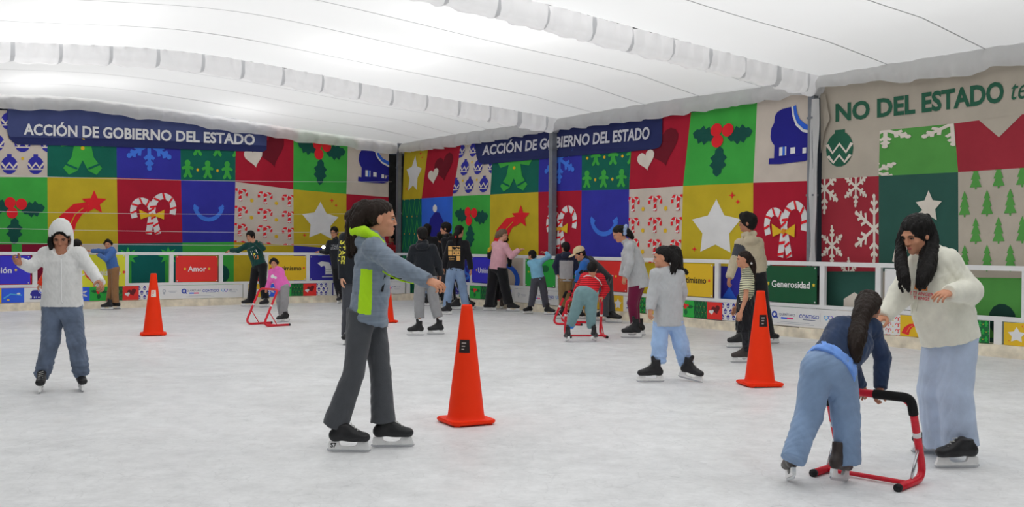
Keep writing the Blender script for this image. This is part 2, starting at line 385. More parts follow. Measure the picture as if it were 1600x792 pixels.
def A_candy(y=0): return cane(.62, .14+y, .72, .095, -1, 'white', 'brightred', math.radians(14))+cane(.47, .14+y, .80, .095, 1, 'white', 'brightred', math.radians(-10))+[
    ([(.53, .43+y), (.33, .52+y), (.35, .37+y)], 'gold', 3), ([(.53, .43+y), (.72, .52+y), (.71, .37+y)], 'gold', 3), (circ(.53, .435+y, .035, 8), 'orange', 4)]
def A_smile(): return [(stroke(arc(.5, .64, .27, 195, 345), .068), 'lblue', 1), (stroke([(.22, .60), (.31, .54)], .05), 'lblue', 1), (stroke([(.78, .60), (.69, .54)], .05), 'lblue', 1)]
def A_candies():
    o = []
    for j in range(4):
        for i in range(3):
            x = .02+.42*i+(.0 if j % 2 == 0 else .0); y = .86-.29*j
            if y < -.02: continue
            o += cane(x+.08, y-.17, .25, .04, -1, 'brightred', 'white', math.radians(10), 8)+cane(x+.05, y-.17, .25, .04, 1, 'brightred', 'white', math.radians(-10), 8)
            if i < 2 and j < 3: o.append((star(x+.26, y-.14, .035, .8, 6), 'gold', 1))
    return clip01(o)
def A_hearts(a='dred', b='pale'): return [(heart(.58, .58, .30, .3), a, 1), (heart(.30, .42, .17, .25), b, 2)]
def A_ginger(c='lgreen', big=True, x=.5, y=0., s=1.):
    f = lambda p: [(x+(a-.5)*s, y+b*s) for a, b in p]
    return [(f(circ(.5, .80, .17)), c, 1), (f([(.40, .68), (.22, .62), (.14, .55), (.2, .46), (.38, .50), (.34, .30), (.22, .14), (.30, .04), (.42, .10), (.5, .26), (.58, .10), (.70, .04), (.78, .14), (.66, .30), (.62, .50), (.8, .46), (.86, .55), (.78, .62), (.60, .68)]), c, 1)]+(
        [(f(circ(.5, .58, .03, 8)), 'gold', 2), (f(circ(.5, .44, .03, 8)), 'gold', 2), (f(stroke([(.26, .2), (.42, .13)], .03)), 'dgreen', 2), (f(stroke([(.74, .2), (.58, .13)], .03)), 'dgreen', 2)] if big else [])
def A_gingers(c='lgreen'):
    o = []
    for j, yy in enumerate((.02, .36, .70)):
        for i in range(3): o += A_ginger(c, False, .12+.36*i+(.18 if j % 2 else 0), yy, .3)
        for i in range(3): o.append((star(.3+.36*i+(-.18 if j % 2 else 0), yy+.14, .03, .6, 6), 'gold', 1))
    return clip01(o)
def flake(x, y, r, w_, c):
    o = []
    for k in range(6):
        a = math.pi/3*k+math.pi/6; ex, ey = x+r*math.cos(a), y+r*math.sin(a); o.append((stroke([(x, y), (ex, ey)], w_), c, 1))
        for q, l in ((.45, .27), (.72, .2)):
            bx, by = x+q*r*math.cos(a), y+q*r*math.sin(a)
            for d in (.9, -.9): o.append((stroke([(bx, by), (bx+l*r*math.cos(a+d), by+l*r*math.sin(a+d))], w_*.9), c, 1))
        o.append((circ(ex, ey, w_*.75, 7), c, 2))
    return o
def A_flake(c='lblue'): return flake(.5, .52, .36, .055, c)
def A_orn(c='blue'):
    o = []
    for j in range(3):
        for i in range(3):
            x = .12+.40*i+(.2 if j % 2 else 0)-.1; y = .18+.33*j
            o += [(circ(x, y, .125, 14, .135), c, 1), (stroke([(x-.12, y+.03), (x-.06, y-.04), (x, y+.03), (x+.06, y-.04), (x+.12, y+.03)], .035), 'pale', 2), (rect(x-.035, y+.125, x+.035, y+.165), c, 1), (stroke([(x-.11, y-.06), (x+.11, y-.06)], .018), 'pale', 2), (star(x+.2, y+.1, .03, .6, 6), 'gold', 1)]
    return clip01(o)
def A_skate(c='dkblue', w2='white', l='mblue', dx=0):
    P = [(.33, .78), (.37, .82), (.45, .84), (.60, .84), (.63, .83), (.64, .74), (.68, .66), (.75, .58), (.85, .53), (1.0, .49), (1.0, .35), (.34, .35), (.34, .43), (.29, .48), (.265, .54), (.275, .64), (.32, .70)]
    return clip01([([(x+dx, y) for x, y in P], c, 1), (rect(.34+dx, .26, .90+dx, .36), c, 1), (rect(.43+dx, .30, .55+dx, .40), w2, 2), (rect(.49+dx, .30, .53+dx, .40), l, 3), (rect(.62+dx, .31, .70+dx, .38), w2, 2), (rect(.82+dx, .30, .88+dx, .36), w2, 2), (stroke([(.26+dx, .25), (.45+dx, .24), (.86+dx, .25), (.95+dx, .27), (1.0+dx, .33)], .07), c, 2),
        (stroke([(.66+dx, .84), (.68+dx, .75), (.74+dx, .66), (.84+dx, .59), (1.0+dx, .545)], .055), l, 2), (stroke([(.63+dx, .84), (.65+dx, .74), (.71+dx, .63), (.82+dx, .55), (1.0+dx, .50)], .03), w2, 3)])
def fir(x, y, s, c): return [([(x, y+s), (x-.20*s, y+.66*s), (x-.11*s, y+.66*s), (x-.29*s, y+.34*s), (x-.17*s, y+.34*s), (x-.36*s, y+.04*s), (x+.36*s, y+.04*s), (x+.17*s, y+.34*s), (x+.29*s, y+.34*s), (x+.11*s, y+.66*s), (x+.20*s, y+.66*s)], c, 1), (rect(x-.05*s, y-.06*s, x+.05*s, y+.04*s), c, 1)]
def A_trees(c='tlg', s=.26):
    o = []
    for j in range(4):
        for i in range(4): o += fir(.1+.34*i+(.17 if j % 2 else 0), .02+.27*j, s, c)
    return clip01(o)
def A_peaks(c='green'):
    o = []
    for j in range(3):
        for i in range(4):
            x = .12+.26*i+(.13 if j % 2 else 0); y = .04+.33*j
            o += [(stroke([(x-.09, y), (x, y+.26), (x+.09, y)], .028), c, 1), (star(x, y+.3, .022, .6, 6), 'gold', 1)]
    return clip01(o)
def A_hat(): return [([(.18, .2), (.2, .38), (.3, .62), (.46, .74), (.60, .72), (.74, .56), (.84, .36), (.86, .2)], 'dkblue', 1), (rect(.14, .1, .9, .22), 'dkblue', 2), (circ(.46, .80, .07), 'white', 2)]
def clip01(items):                            # Sutherland-Hodgman against the unit square
    out = []
    for poly, c, l in items:
        P = poly
        for ax, sg, lim in ((0, 1, 0), (0, -1, -1), (1, 1, 0), (1, -1, -1)):
            Q = []
            for i in range(len(P)):
                a, b = P[i-1], P[i]; da, db = sg*a[ax]-lim, sg*b[ax]-lim
                if (da >= 0) != (db >= 0):
                    t = da/(da-db); Q.append((a[0]+(b[0]-a[0])*t, a[1]+(b[1]-a[1])*t))
                if db >= 0: Q.append(b)
            P = Q
            if len(P) < 3: break
        if len(P) >= 3: out.append((P, c, l))
    return out
def put(mb, items, fn, inks, lift=.007):
    """fn(x,y,h) maps unit square to the world, h metres in front of the cloth"""
    for poly, c, l in items:
        try: T = tri(poly)
        except Exception: continue
        mb.add([fn(x, y, l*lift) for x, y in poly], [t for t in T], inks(c))
def put_text(mb, body, fn, ink, bold=.02, shear=0.):
    v, f, wd = text2d(body, bold, shear)
    mb.add([fn(x/wd, y) for x, y in v], f, ink)

# ------------------------------------------------------------------ patchwork banners
def banner(name, plane, nrm, lines, cells, label, wav=.006):
    """lines: rows of pixel nodes along the column edges (top line first); cells[row][col]=(ink, motif list)"""
    e = empty(name, (0, 0, 0), label, 'banner', 'patchwork banners around the rink')
    G = [[plane(*p) for p in ln] for ln in lines]
    def sag(P):
        q = P-CO; x = q@DR+q@DL; return wav*(math.sin(x*2.1+P[2]*.6)+.6*math.sin(x*5.3-P[2]*1.1))
    def cell(r, c):
        a, b, d, f_ = G[r][c], G[r][c+1], G[r+1][c], G[r+1][c+1]
        def fn(x, y, h=0.):
            P = (a*(1-x)+b*x)*y+(d*(1-x)+f_*x)*(1-y); return P+nrm*(sag(P)+h)
        return fn
    mb = MB(); n = 8
    for r, row in enumerate(cells):
        for c, (ink, art) in enumerate(row):
            fn = cell(r, c); vs = [fn(i/n, j/n) for i in range(n+1) for j in range(n+1)]
            mb.add(vs, [(i*(n+1)+j, (i+1)*(n+1)+j, (i+1)*(n+1)+j+1, i*(n+1)+j+1) for i in range(n) for j in range(n)], pm(ink), True)
            put(mb, art, fn, pm)
    def pix(x, y, h): P = plane(x, y); return P+nrm*(sag(P)+h)
    return e, mb, pix
def finish(e, mb, part='printed_cloth'): mb.build(part, e)
LX = [-75, -30, 74, 182, 283, 368, 459, 541, 607]
LX = [[-145, -30, 74, 181.5, 281.5, 368.6, 459, 544, 608], [-145, -30, 74, 182.5, 283, 367.7, 458.5, 541, 607], [-145, -30, 75, 184, 285, 365.5, 459, 541, 607], [-145, -30, 75, 185, 286, 365, 459, 541, 607]]
LY = [[172, 172, 173, 174, 178, 182, 192, 202, 212], [276, 276.5, 277, 277.5, 281, 284, 296, 303, 308], [382, 382, 381.5, 380.5, 379, 378, 383.5, 390, 396], [476, 476, 474, 472, 470, 468, 466, 464, 462]]
pillars = [(rect(.1, 0, .9, .28), 'green', 1), (rect(.1, .25, .2, .7), 'green', 1), (star(.15, .78, .16, .5, 8), 'lgreen', 2), (rect(.72, .25, .82, .7), 'green', 1), (star(.77, .78, .16, .5, 8), 'lgreen', 2)]
cells = [[('beige', A_orn()), ('beige', A_orn()), ('dgreen', A_ginger('green')), ('blue', A_flake()), ('dgreen', A_gingers('green')), ('red', A_hearts()), ('green', A_holly()), ('beige', A_skate())],
         [('red', A_candy()), ('green', A_holly(y=.0)), ('yellow', A_shoot()), ('red', A_candy()), ('blue', A_smile()), ('beige', A_candies()), ('yellow', A_star()), ('red', A_candy(-.05))],
         [('maroon', A_hearts()), ('maroon', [(circ(.55, .25, .3), 'brightred', 1), (rect(.45, .55, .6, 1), 'green', 1)]), ('beige', A_flake('grey')), ('teal', pillars), ('green', [(circ(.75, .45, .16), 'leaf', 1)]), ('yellow', [([(.2, .02), (.42, .5), (.55, .2), (.75, .6), (.7, 0)], 'brightred', 1)]), ('blue', A_flake()), ('blue', A_smile())]]
pl = lambda x, y: onL(x, y, LOFF)
e, mb, pix = banner('patchwork_banner', pl, DR, [list(zip(a, b)) for a, b in zip(LX, LY)], cells, 'long patchwork banner behind the left barrier, blue heading above a red candy cane square')
band = [(12, 170), (11, 205), (14, 216), (20, 222), (27, 226), (100, 227.5), (177, 229.5), (240, 231.5), (309, 234), (410, 237.5), (416, 234), (417, 190), (345, 178), (180, 170)]
put(mb, [(band, 'navy', 3), ([(12, 170), (11, 205), (15, 214), (180, 217), (309, 222), (416, 228), (417, 190), (345, 178), (180, 170)], 'band', 4)], pix, pm)
finish(e, mb)
def line_text(parent, body, x0, y0, x1, y1, h0, h1, pix, ink, bold=.03, shear=0., lift=.046, curve=0.):
    mb = MB(); v, f, wd = text2d(body, bold, shear)
    P = []
    for x, y in v:
        u = x/wd; hh = h0+(h1-h0)*u; P.append(pix(x0+(x1-x0)*u, y0+(y1-y0)*u-y*hh+curve*4*u*(1-u), lift))
    mb.add(P, f, ink); return mb.build('lettering', parent)
lettering_m = mat('white_lettering', C(214, 216, 222), .7, .15)
line_text(e, 'ACCIÓN DE GOBIERNO DEL ESTADO', 36.5, 210, 397, 226.5, 16.5, 16, pix, lettering_m, curve=-.5)

RX = [[632, 670, 721, 772, 843, 910, 988, 1080, 1183, 1276], [628.5, 659, 707, 766, 841, 909, 982.5, 1067.7, 1176.7, 1271.5], [628, 659, 706, 765, 841, 907, 982, 1064, 1176, 1271.5], [628, 659, 706, 765, 841, 907, 982, 1064, 1176, 1271.5]]
RY = [[230, 227, 222, 216, 207, 198, 190, 176, 160, 134], [312, 310, 306.5, 304, 300, 297.5, 296, 290.5, 285.5, 282.4], [393, 394, 396, 398, 401, 404, 408, 413, 418, 424], [458, 461, 466, 472, 480, 487, 494, 503, 514, 524]]
cells = [[('yellow', A_star()), ('red', A_hearts()), ('beige', A_orn()), ('dgreen', A_ginger('green')), ('blue', A_flake()), ('dgreen', A_gingers('green')), ('red', A_hearts()), ('green', A_holly()), ('beige', A_skate())],
         [('dgreen', A_peaks()), ('mblue', A_hat()), ('green', A_holly()), ('yellow', A_shoot()), ('red', A_candy()), ('blue', A_smile()), ('beige', A_candies()), ('yellow', A_star()), ('red', A_candy())],
         [('dgreen', A_peaks()), ('blue', A_smile()), ('blue', A_flake()), ('beige', [(stroke(arc(.3, .5, .3, -80, 95), .09), 'mblue', 1), (stroke([(0, .85), (.35, .8)], .09), 'mblue', 1)]), ('dgreen', A_peaks()), ('red', A_hearts()), ('yellow', A_hearts('gold', 'yellow')), ('blue', [(star(.7, .35, .32, .5), 'mblue', 1)]), ('dgreen', A_peaks())]]
pr = lambda x, y: onR(x, y, ROFF)
e, mb, pix = banner('patchwork_banner', pr, DL, [list(zip(a, b)) for a, b in zip(RX, RY)], cells, 'long patchwork banner behind the far barrier, ending in a big blue ice skate')
band = [(743, 215), (744, 232), (746, 246), (750, 254), (757, 257), (841, 249), (910, 242.5), (983, 237), (1026, 232.5), (1033, 229), (1036, 222), (1037, 172), (900, 195)]
put(mb, [(band, 'navy', 3)], pix, pm); finish(e, mb)
lettering_d = mat('dull_white_lettering', C(176, 176, 184), .7, .15)
line_text(e, 'ACCIÓN DE GOBIERNO DEL ESTADO', 756, 242.5, 1018, 217, 14.5, 18.5, pix, lettering_d, shear=.12, curve=-.6)

def A_snow(): return clip01(flake(.62, .90, .20, .028, 'pale')+flake(.93, .45, .34, .036, 'pale')+flake(.2, .28, .2, .028, 'pale')+flake(.06, .9, .26, .034, 'pale')+flake(.5, -.02, .16, .022, 'pale'))
def A_snow2(): return clip01(flake(.08, 1.0, .36, .06, 'pale')+flake(.98, 1.0, .42, .06, 'pale')+flake(-.06, .1, .3, .05, 'pale'))
TX = [[1285, 1375, 1491, 1604, 1725, 1860, 2010], [1284, 1373, 1497, 1604, 1725, 1860, 2010], [1283.5, 1373, 1497, 1604, 1725, 1860, 2010], [1283, 1373, 1497, 1604, 1725, 1860, 2010]]
TY = [[212, 204, 193, 178, 163, 147, 129], [280, 275, 269, 262, 255, 247, 238], [424, 424, 424.5, 425, 425, 425.5, 426], [528, 536, 548, 559, 571, 584, 599]]
cells = [[('tbeige', [(circ(.32, .66, .24, 18, .40), 'tgreen', 1), (rect(.23, 1.02, .41, 1.1), 'tgreen', 1), (stroke([(.1, .78), (.2, .58), (.32, .78), (.44, .58), (.54, .78)], .06), 'pale', 2), (stroke([(.12, .52), (.22, .36), (.32, .52), (.42, .36), (.52, .52)], .06), 'pale', 2)]),
          ('tlg', A_snow2()), ('tred', [([(0, 1.0), (.35, 1.02), (.62, .62), (1, 1.5), (1, .99)], 'tbeige', 1)] and [([(.36, 1.0), (.63, .62), (.95, 1.0)], 'tbeige', 1)]), ('tbeige', []), ('tlg', A_snow2()), ('tred', [])],
         [('tred', A_snow()), ('tdk', [(star(.65, .66, .17, .5), 'pale', 2), (stroke([(.6, .62), (.4, .5), (.26, .3), (.2, .1)], [.05, .05, .05, .04]), 'pale', 1), (stroke([(.55, .58), (.38, .35), (.33, .12)], .04), 'pale', 1)]), ('tbeige', A_trees('tlg', .25)), ('tred', A_snow()), ('tdk', [(star(.5, .5, .2, .5), 'pale', 2)]), ('tbeige', A_trees('tlg', .25))],
         [('tdk', [(leafp(.6, -.1, math.pi/2, .8, .4), 'pale', 1), (leafp(.6, .0, math.pi/2, .4, .1), 'tdk', 2)]), ('tbeige', []), ('tlg', [(circ(.66, .42, .2), 'tdk', 1), (circ(.66, .42, .2), 'tdk', 1), (rect(.3, 0, 1, .2), 'tdk', 1), (stroke(arc(.66, .44, .11, 200, 340), .03), 'tlg', 2), (rect(0, .93, 1, 1), 'tbeige', 1)]), ('tdk', A_peaks()), ('tlg', []), ('tred', [])]]
e, mb, pix = banner('patchwork_banner', pr, DL, [list(zip(a, b)) for a, b in zip(TX, TY)], cells, 'beige patchwork banner with green lettering, behind the girl in the white hoodie')
n = 10; top = [(1286, 132), (1375, 114), (1491, 100), (1604, 90), (1725, 78), (1860, 62), (2010, 44)]
NX, NY = 90, 8; xs_ = np.linspace(1285, 2010, NX); P = []
for x in xs_:
    y0 = np.interp(x, [q[0] for q in top], [q[1] for q in top]); y1 = np.interp(x, TX[0], TY[0])
    P += [pix(x, y0+(y1-y0)*j/(NY-1), 0) for j in range(NY)]
mb.add(P, [(i*NY+j, i*NY+j+1, (i+1)*NY+j+1, (i+1)*NY+j) for i in range(NX-1) for j in range(NY-1)], pm('tbeige'), True)
finish(e, mb)
tgreen_l = mat('green_lettering', C(42, 84, 66), .75, .1)
line_text(e, 'NO DEL ESTADO', 1306, 189, 1569, 158, 26, 31, pix, tgreen_l, .035, curve=1.5, lift=.008)
line_text(e, 'te', 1581, 156, 1606, 153, 32, 33, pix, tgreen_l, .0, .3, lift=.008)
# beige end fold of that banner next to the white strip
mb = MB(); mb.add([pix(1284, 146, .03), pix(1293, 148, .05), pix(1300, 186, .05), pix(1292, 205, .05), pix(1285, 240, .03)], [(0, 4, 3), (0, 3, 2), (0, 2, 1)], pm('tbeige')); mb.build('folded_edge', e)

# dark sheet added beyond the corner gap, standing in for the night's darkness
bw = MB(); bw.box(W(-9, -9, 0), DL*26, -DR*.1, ZU*4.5, mat('night_dark_sheet', (.035, .035, .035), .9, var=.3)); tag(bw.build('night_backdrop'), kind='structure')

# thin steel wires strung across the left banner
wire_m = mat('wire', C(190, 192, 198), .4, .4)
for k, (y0, y1, lab) in enumerate(((272, 284, 'thin pale wire strung across the banner just above its row seam'), (329, 333, 'thin pale wire strung across the middle of the left banner'), (355, 362, 'thin pale wire strung across the left banner at candy cane height'), (378, 381, 'lowest thin pale wire strung across the left banner above the barrier'))):
    mb = MB(); A, B = onL(-60, y0, 1.15), onL(612, y1, 1.15); pts = [A*(1-u)+B*u-ZU*.05*4*u*(1-u) for u in np.linspace(0, 1, 24)]
    mb.tube(pts, .0045, wire_m, 6); tag(mb.build('wire'), lab, 'wire', 'wires across the left banner')

# ------------------------------------------------------------------ barrier fences
fence_m = mat('white_barrier_paint', C(222, 222, 226), .4, .4, var=.04, vscale=5)
def fence(d1, d2, ups, lows, x1, label):
    e = empty('barrier_fence', CO, label, 'fence', 'white barriers around the rink')
    def part(name, o, a, b, c): q = MB(); q.box(o, a, b, c, fence_m); q.build(name, e, CO)
    y = -.13
    part('top_rail', CO+d1*.0+d2*y+ZU*1.12, d1*x1, d2*.06, ZU*.065)
    part('mid_rail', CO+d1*.0+d2*y+ZU*.462, d1*x1, d2*.06, ZU*.06)
    for s in ups: part('post', CO+d1*(s-.045)+d2*y+ZU*.50, d1*.09, d2*.055, ZU*.63)
    for s in lows: part('lower_post', CO+d1*(s-.055)+d2*y+ZU*.14, d1*.11, d2*.058, ZU*.33)
    return e
fence(DL, DR, [.12, .98, 1.9, 2.85, 3.86, 4.94, 6.04, 6.99, 7.9, 8.78, 9.8, 10.8, 11.8], [.14, 2.28, 4.37, 6.45, 8.5, 10.6, 12.2], 12.5, 'white barrier fence along the left wall under the long wire-strung banner')
fence(DR, DL, [.1, 1.3, 2.51, 3.56, 4.62, 5.76, 6.87, 7.98, 9.09, 10.2, 11.31, 12.37, 13.35, 14.45, 15.5, 16.6, 17.7, 18.8, 19.9], [.14, 2.4, 4.2, 6.35, 8.54, 10.75, 13.27, 15.15, 17.3, 19.4], 21, 'white barrier fence along the right side, from the corner to behind the girl in white')

# boards on the fences; all coordinates are metres along the wall and height
def board_fn(d1, d2, a0, a1, z0, z1, y):
    return lambda x, yy, h=0.: CO+d1*(a0+(a1-a0)*x)+d2*(y+h)+ZU*(z0+(z1-z0)*yy)
def board(name, d1, d2, a0, a1, z0, z1, y, ink, label, cat, group, thick=.012, tilt=0.):
    fn = board_fn(d1, d2, a0, a1, z0, z1, y+thick)
    mb = MB(); m_ = bm_(ink); v = [fn(0, 0), fn(1, 0), fn(1, 1), fn(0, 1)]+[fn(0, 0, -thick), fn(1, 0, -thick), fn(1, 1, -thick), fn(0, 1, -thick)]
    mb.add(v, [(0, 1, 2, 3), (4, 7, 6, 5), (0, 4, 5, 1), (1, 5, 6, 2), (2, 6, 7, 3), (3, 7, 4, 0)], m_)
    o = mb.build(name); tag(o, label, cat, group); return o, fn
tie_m = mat('cable_tie', C(225, 225, 225), .4)
def dress(o, fn, asp, items=(), words=(), ties=True, part='printed_motif'):
    if items:
        q = MB(); put(q, items, fn, bm_, .0015); q.build(part, o)
    for (body, cx, cy, hgt, ink, bold) in words:
        v, f, wd = text2d(body, bold); q = MB(); q.add([fn(cx+(x-wd/2)*hgt/asp, cy+(y-.5)*hgt, .002) for x, y in v], f, bm_(ink)); q.build('lettering', o)
    if ties:
        for x, y in ((.03, .96), (.97, .96), (.03, .04), (.97, .04)):
            q = MB(); c = fn(x, y, .004); q.tube([fn(x, y, -.002), fn(x, y, .006)], .012, tie_m, 8); q.build('cable_tie', o)
SG = 'printed word signs on the barriers'; yF = -.075
def sign(d1, d2, a0, a1, ink, word, wink, dots, label, z=(.535, 1.105), extra=(), wcx=.5, wcy=.5, wh=.205):
    o, fn = board('word_sign', d1, d2, a0, a1, z[0], z[1], yF, ink, label, 'sign', SG)
    asp = abs(a1-a0)/(z[1]-z[0]); v, f, wd = text2d(word, .02) if word else (0, 0, 0); hw = wd*wh/asp/2 if word else 0
    if word in ('Optimismo', 'Generosidad'): wh *= .9; hw *= .9
    it = list(extra)
    if dots:
        for sx in (-1, 1): it.append(([(wcx+sx*(hw+.07)+(a-.0)/asp, wcy+b) for a, b in star(0, 0, .055, .6, 6)], dots, 1))
    dress(o, fn, asp, it, [(word, wcx, wcy, wh, wink, .02)] if word else ())
sign(DL, DR, 9.95, 8.87, 'blue', 'Unión', 'white', 'gold', 'blue sign reading Unión left of the woman in the white hood')
sign(DL, DR, 8.05, 7.02, 'yellow', 'Optimismo', 'white', 'brightred', 'lemon yellow sign reading Optimismo behind the child in the blue hoodie', z=(.43, 1.13), wcy=.47)
sign(DL, DR, 5.95, 5.02, 'red', 'Amor', 'white', 'gold', 'red sign reading Amor above the rail of the left barrier')
sign(DL, DR, 3.83, 2.90, 'amber', 'Optimismo', 'black', 'brightred', 'amber sign reading Optimismo behind the girl in pink')
sign(DL, DR, 2.80, 1.95, 'navy', '', 'white', '', 'navy panel with a white striped cane at the elbow of the man in glasses', extra=[(stroke([(.28, .62), (.36, .68), (.5, .66), (.56, .5), (.56, .25)], .2), 'white', 1), (rect(.36, .1, .74, .16), 'grey', 1)]+[(rect(.44, .22+.1*k, .68, .25+.1*k), 'grey', 2) for k in range(3)])
sign(DR, DL, 2.55, 3.50, 'blue', 'Unión', 'white', 'gold', 'blue sign reading Unión left of the woman in the pink jumper')
sign(DR, DL, 4.67, 5.71, 'green', 'Caridad', 'white', '', 'bright green sign behind the boy in the light blue shirt', wcx=.48, wcy=.21, wh=.15, extra=[(circ(.68, .66, .13), 'leaf', 1), (star(.12, .52, .04, .6, 6), 'gold', 1), (leafp(.66, .6, math.radians(200), .3, .1), 'leaf', 1)])
sign(DR, DL, 6.92, 7.93, 'red', 'Amor', 'white', 'gold', 'red sign between the bending man in the cap and the woman in grey', wcx=.42)
sign(DR, DL, 9.14, 10.12, 'amber', 'Optimismo', 'black', 'brightred', 'amber sign reading Optimismo behind the girl in the grey sweatshirt')
sign(DR, DL, 11.28, 12.28, 'dgreen', 'Generosidad', 'white', 'gold', 'dark green sign reading Generosidad', wh=.2)
sign(DR, DL, 13.47, 14.35, 'white', '', 'white', '', 'white sign with a small red corner patch behind the long-haired girl', extra=[(rect(.30, .55, .42, 1), 'brightred', 1), (circ(.36, .55, .08), 'ink', 1)])

PG = 'printed strips low on the barriers'
def strip(d1, d2, a0, a1, kinds, label):
    o, fn = board('tile_strip', d1, d2, a0, a1, .165, .458, -.055, 'beige', label, 'banner', PG)
    tot = sum(w_ for _, w_, _ in kinds); x = 0; q = MB()
    for ink, w_, art in kinds:
        x0, x1 = x/tot, (x+w_)/tot; x += w_; put(q, [(rect(0, 0, 1, 1), ink, 1)], lambda a, b, h, x0=x0, x1=x1: fn(x0+(x1-x0)*a, b, h), bm_, .0015)
        put(q, [(p, c, l+1) for p, c, l in art], lambda a, b, h, x0=x0, x1=x1: fn(x0+(x1-x0)*a, b, h), bm_, .0015)
    q.build('printed_motif', o)
def recol(items, **kw): return [(p, kw.get(c, c), l) for p, c, l in items]
rB = dict(dkblue='navy', mblue='mblue', lblue='lb', pale='beige', leaf='leaf', dred='dred', white='white', blue='navy', brightred='brightred', gold='gold', yellow='yellow', green='green', lgreen='green', dgreen='leaf', orange='gold', tlg='green')
rc = lambda it: recol(it, **rB)
ornB = rc(A_orn('blue')); SA = lambda: [('amber', .36, rc(A_star())), ('mblue', .36, rc(A_flake('white'))), ('green', .40, rc(A_holly())), ('dgreen', .32, rc(A_peaks())), ('red', .36, rc(A_hearts())), ('orn', .32, ornB)]
SB = lambda: [('beige', .42, rc(A_candies())), ('amber', .36, rc(A_shoot())), ('mblue', .36, rc(A_flake('white'))), ('amber', .30, rc(A_star())), ('beige', .36, rc(A_skate())), ('leaf', .26, rc(A_gingers()))]
strip(DL, DR, 10.5, 8.57, [('beige', .42, rc(A_candies())), ('leaf', .3, rc(A_gingers())), ('amber', .4, rc(A_shoot())), ('mblue', .42, [(stroke([(.1, .3), (.4, .6), (.9, .5)], .08), 'lb', 1), (circ(.75, .6, .08), 'white', 1), (circ(.3, .2, .06), 'gold', 1)]), ('beige', .42, rc(A_skate()))], 'strip of printed squares ending in an ice skate, behind the woman in the white hood')
strip(DL, DR, 8.4, 6.45, SA(), 'strip of printed squares behind the legs of the child in brown trousers')
strip(DL, DR, 4.31, 2.35, SA(), 'strip of printed squares behind the girl in pink')
strip(DR, DL, .3, 2.3, SB(), 'strip of printed squares low in the far corner behind the group in black')
strip(DR, DL, 2.5, 4.1, SA()[2:], 'strip of printed squares below the far blue Unión sign')
strip(DR, DL, 6.42, 8.48, SB(), 'strip of printed squares behind the woman in burgundy leggings')
strip(DR, DL, 8.62, 10.68, SA(), 'strip of printed squares left of the girl in the striped shirt')
strip(DR, DL, 13.36, 15.05, [('beige', .40, rc(A_candies())), ('amber', .42, rc(A_shoot())), ('mblue', .4, rc(A_flake('white'))), ('beige', .3, rc(A_skate())), ('leaf', .26, rc(A_gingers()))], 'strip of printed squares behind the wide pale jeans')
strip(DR, DL, 15.25, 17.2, SA(), 'strip of printed squares right of the girl in the white hoodie')
def logos(d1, d2, a0, a1, label):
    o, fn = board('sponsor_strip', d1, d2, a0, a1, .165, .458, -.055, 'logo', label, 'banner', 'pale sponsor strips low on the barriers')
    asp = abs(a1-a0)/.293; R = lambda x0, y0, x1, y1, c: (rect(x0, y0, x1, y1), c, 1)
    ring = lambda x, y, r, c, w_=.06, n=20: (stroke([(x+r/asp*math.cos(2*math.pi*i/n), y+r*math.sin(2*math.pi*i/n)) for i in range(n+1)], 0) and [(x+(r+w_/2)/asp*math.cos(2*math.pi*i/n), y+(r+w_/2)*math.sin(2*math.pi*i/n)) for i in range(n+1)]+[(x+(r-w_/2)/asp*math.cos(2*math.pi*i/n), y+(r-w_/2)*math.sin(2*math.pi*i/n)) for i in range(n, -1, -1)], c, 1)
    def hrt(x, y, r, c):
        H = heart(0, 0, r); I = heart(0, .01, r*.68); return ([(x+a/asp, y+b) for a, b in H+[H[0]]]+[(x+a/asp, y+b) for a, b in ([I[0]]+I[::-1])], c, 1)
    it = [ring(.08, .6, .1, 'grey', .05), ([(.08+a/asp, .42+b) for a, b in circ(0, 0, .07)], 'grey', 1), R(.125, .56, .225, .6, 'grey'), R(.14, .49, .21, .52, 'grey'),
          ring(.305, .57, .14, 'qblue', .1), ([(.31, .52), (.33, .36), (.34, .38), (.325, .55)], 'qblue', 1), R(.365, .36, .42, .45, 'mblue'), R(.42, .36, .475, .45, 'pink'), R(.51, .35, .512, .8, 'grey'), R(.56, .38, .67, .41, 'ink'), R(.71, .35, .712, .8, 'grey'),
          hrt(.762, .58, .16, 'lb'), hrt(.797, .58, .16, 'purple'), R(.84, .45, .92, .475, 'grey'), R(.85, .35, .92, .37, 'grey'), R(.36, .2, .62, .225, 'grey'), R(.33, .12, .66, .14, 'grey')]
    dress(o, fn, asp, it, [('QUERÉTARO', .42, .6, .13, 'ink', .0), ('CONTIGO', .615, .57, .19, 'qblue', .02), ('DIF', .85, .6, .12, 'ink', .01), ('ESTATAL', .90, .6, .10, 'grey', 0)], True, 'printed_logo')
logos(DL, DR, 6.36, 4.45, 'pale sponsor strip below the red Amor sign')
logos(DL, DR, 2.2, .25, 'pale sponsor strip low in the corner beside the man in glasses')
logos(DR, DL, 4.3, 6.28, 'pale sponsor strip behind the skates of the boy in the light blue shirt')
logos(DR, DL, 10.82, 13.0, 'pale sponsor strip below the dark green Generosidad sign')
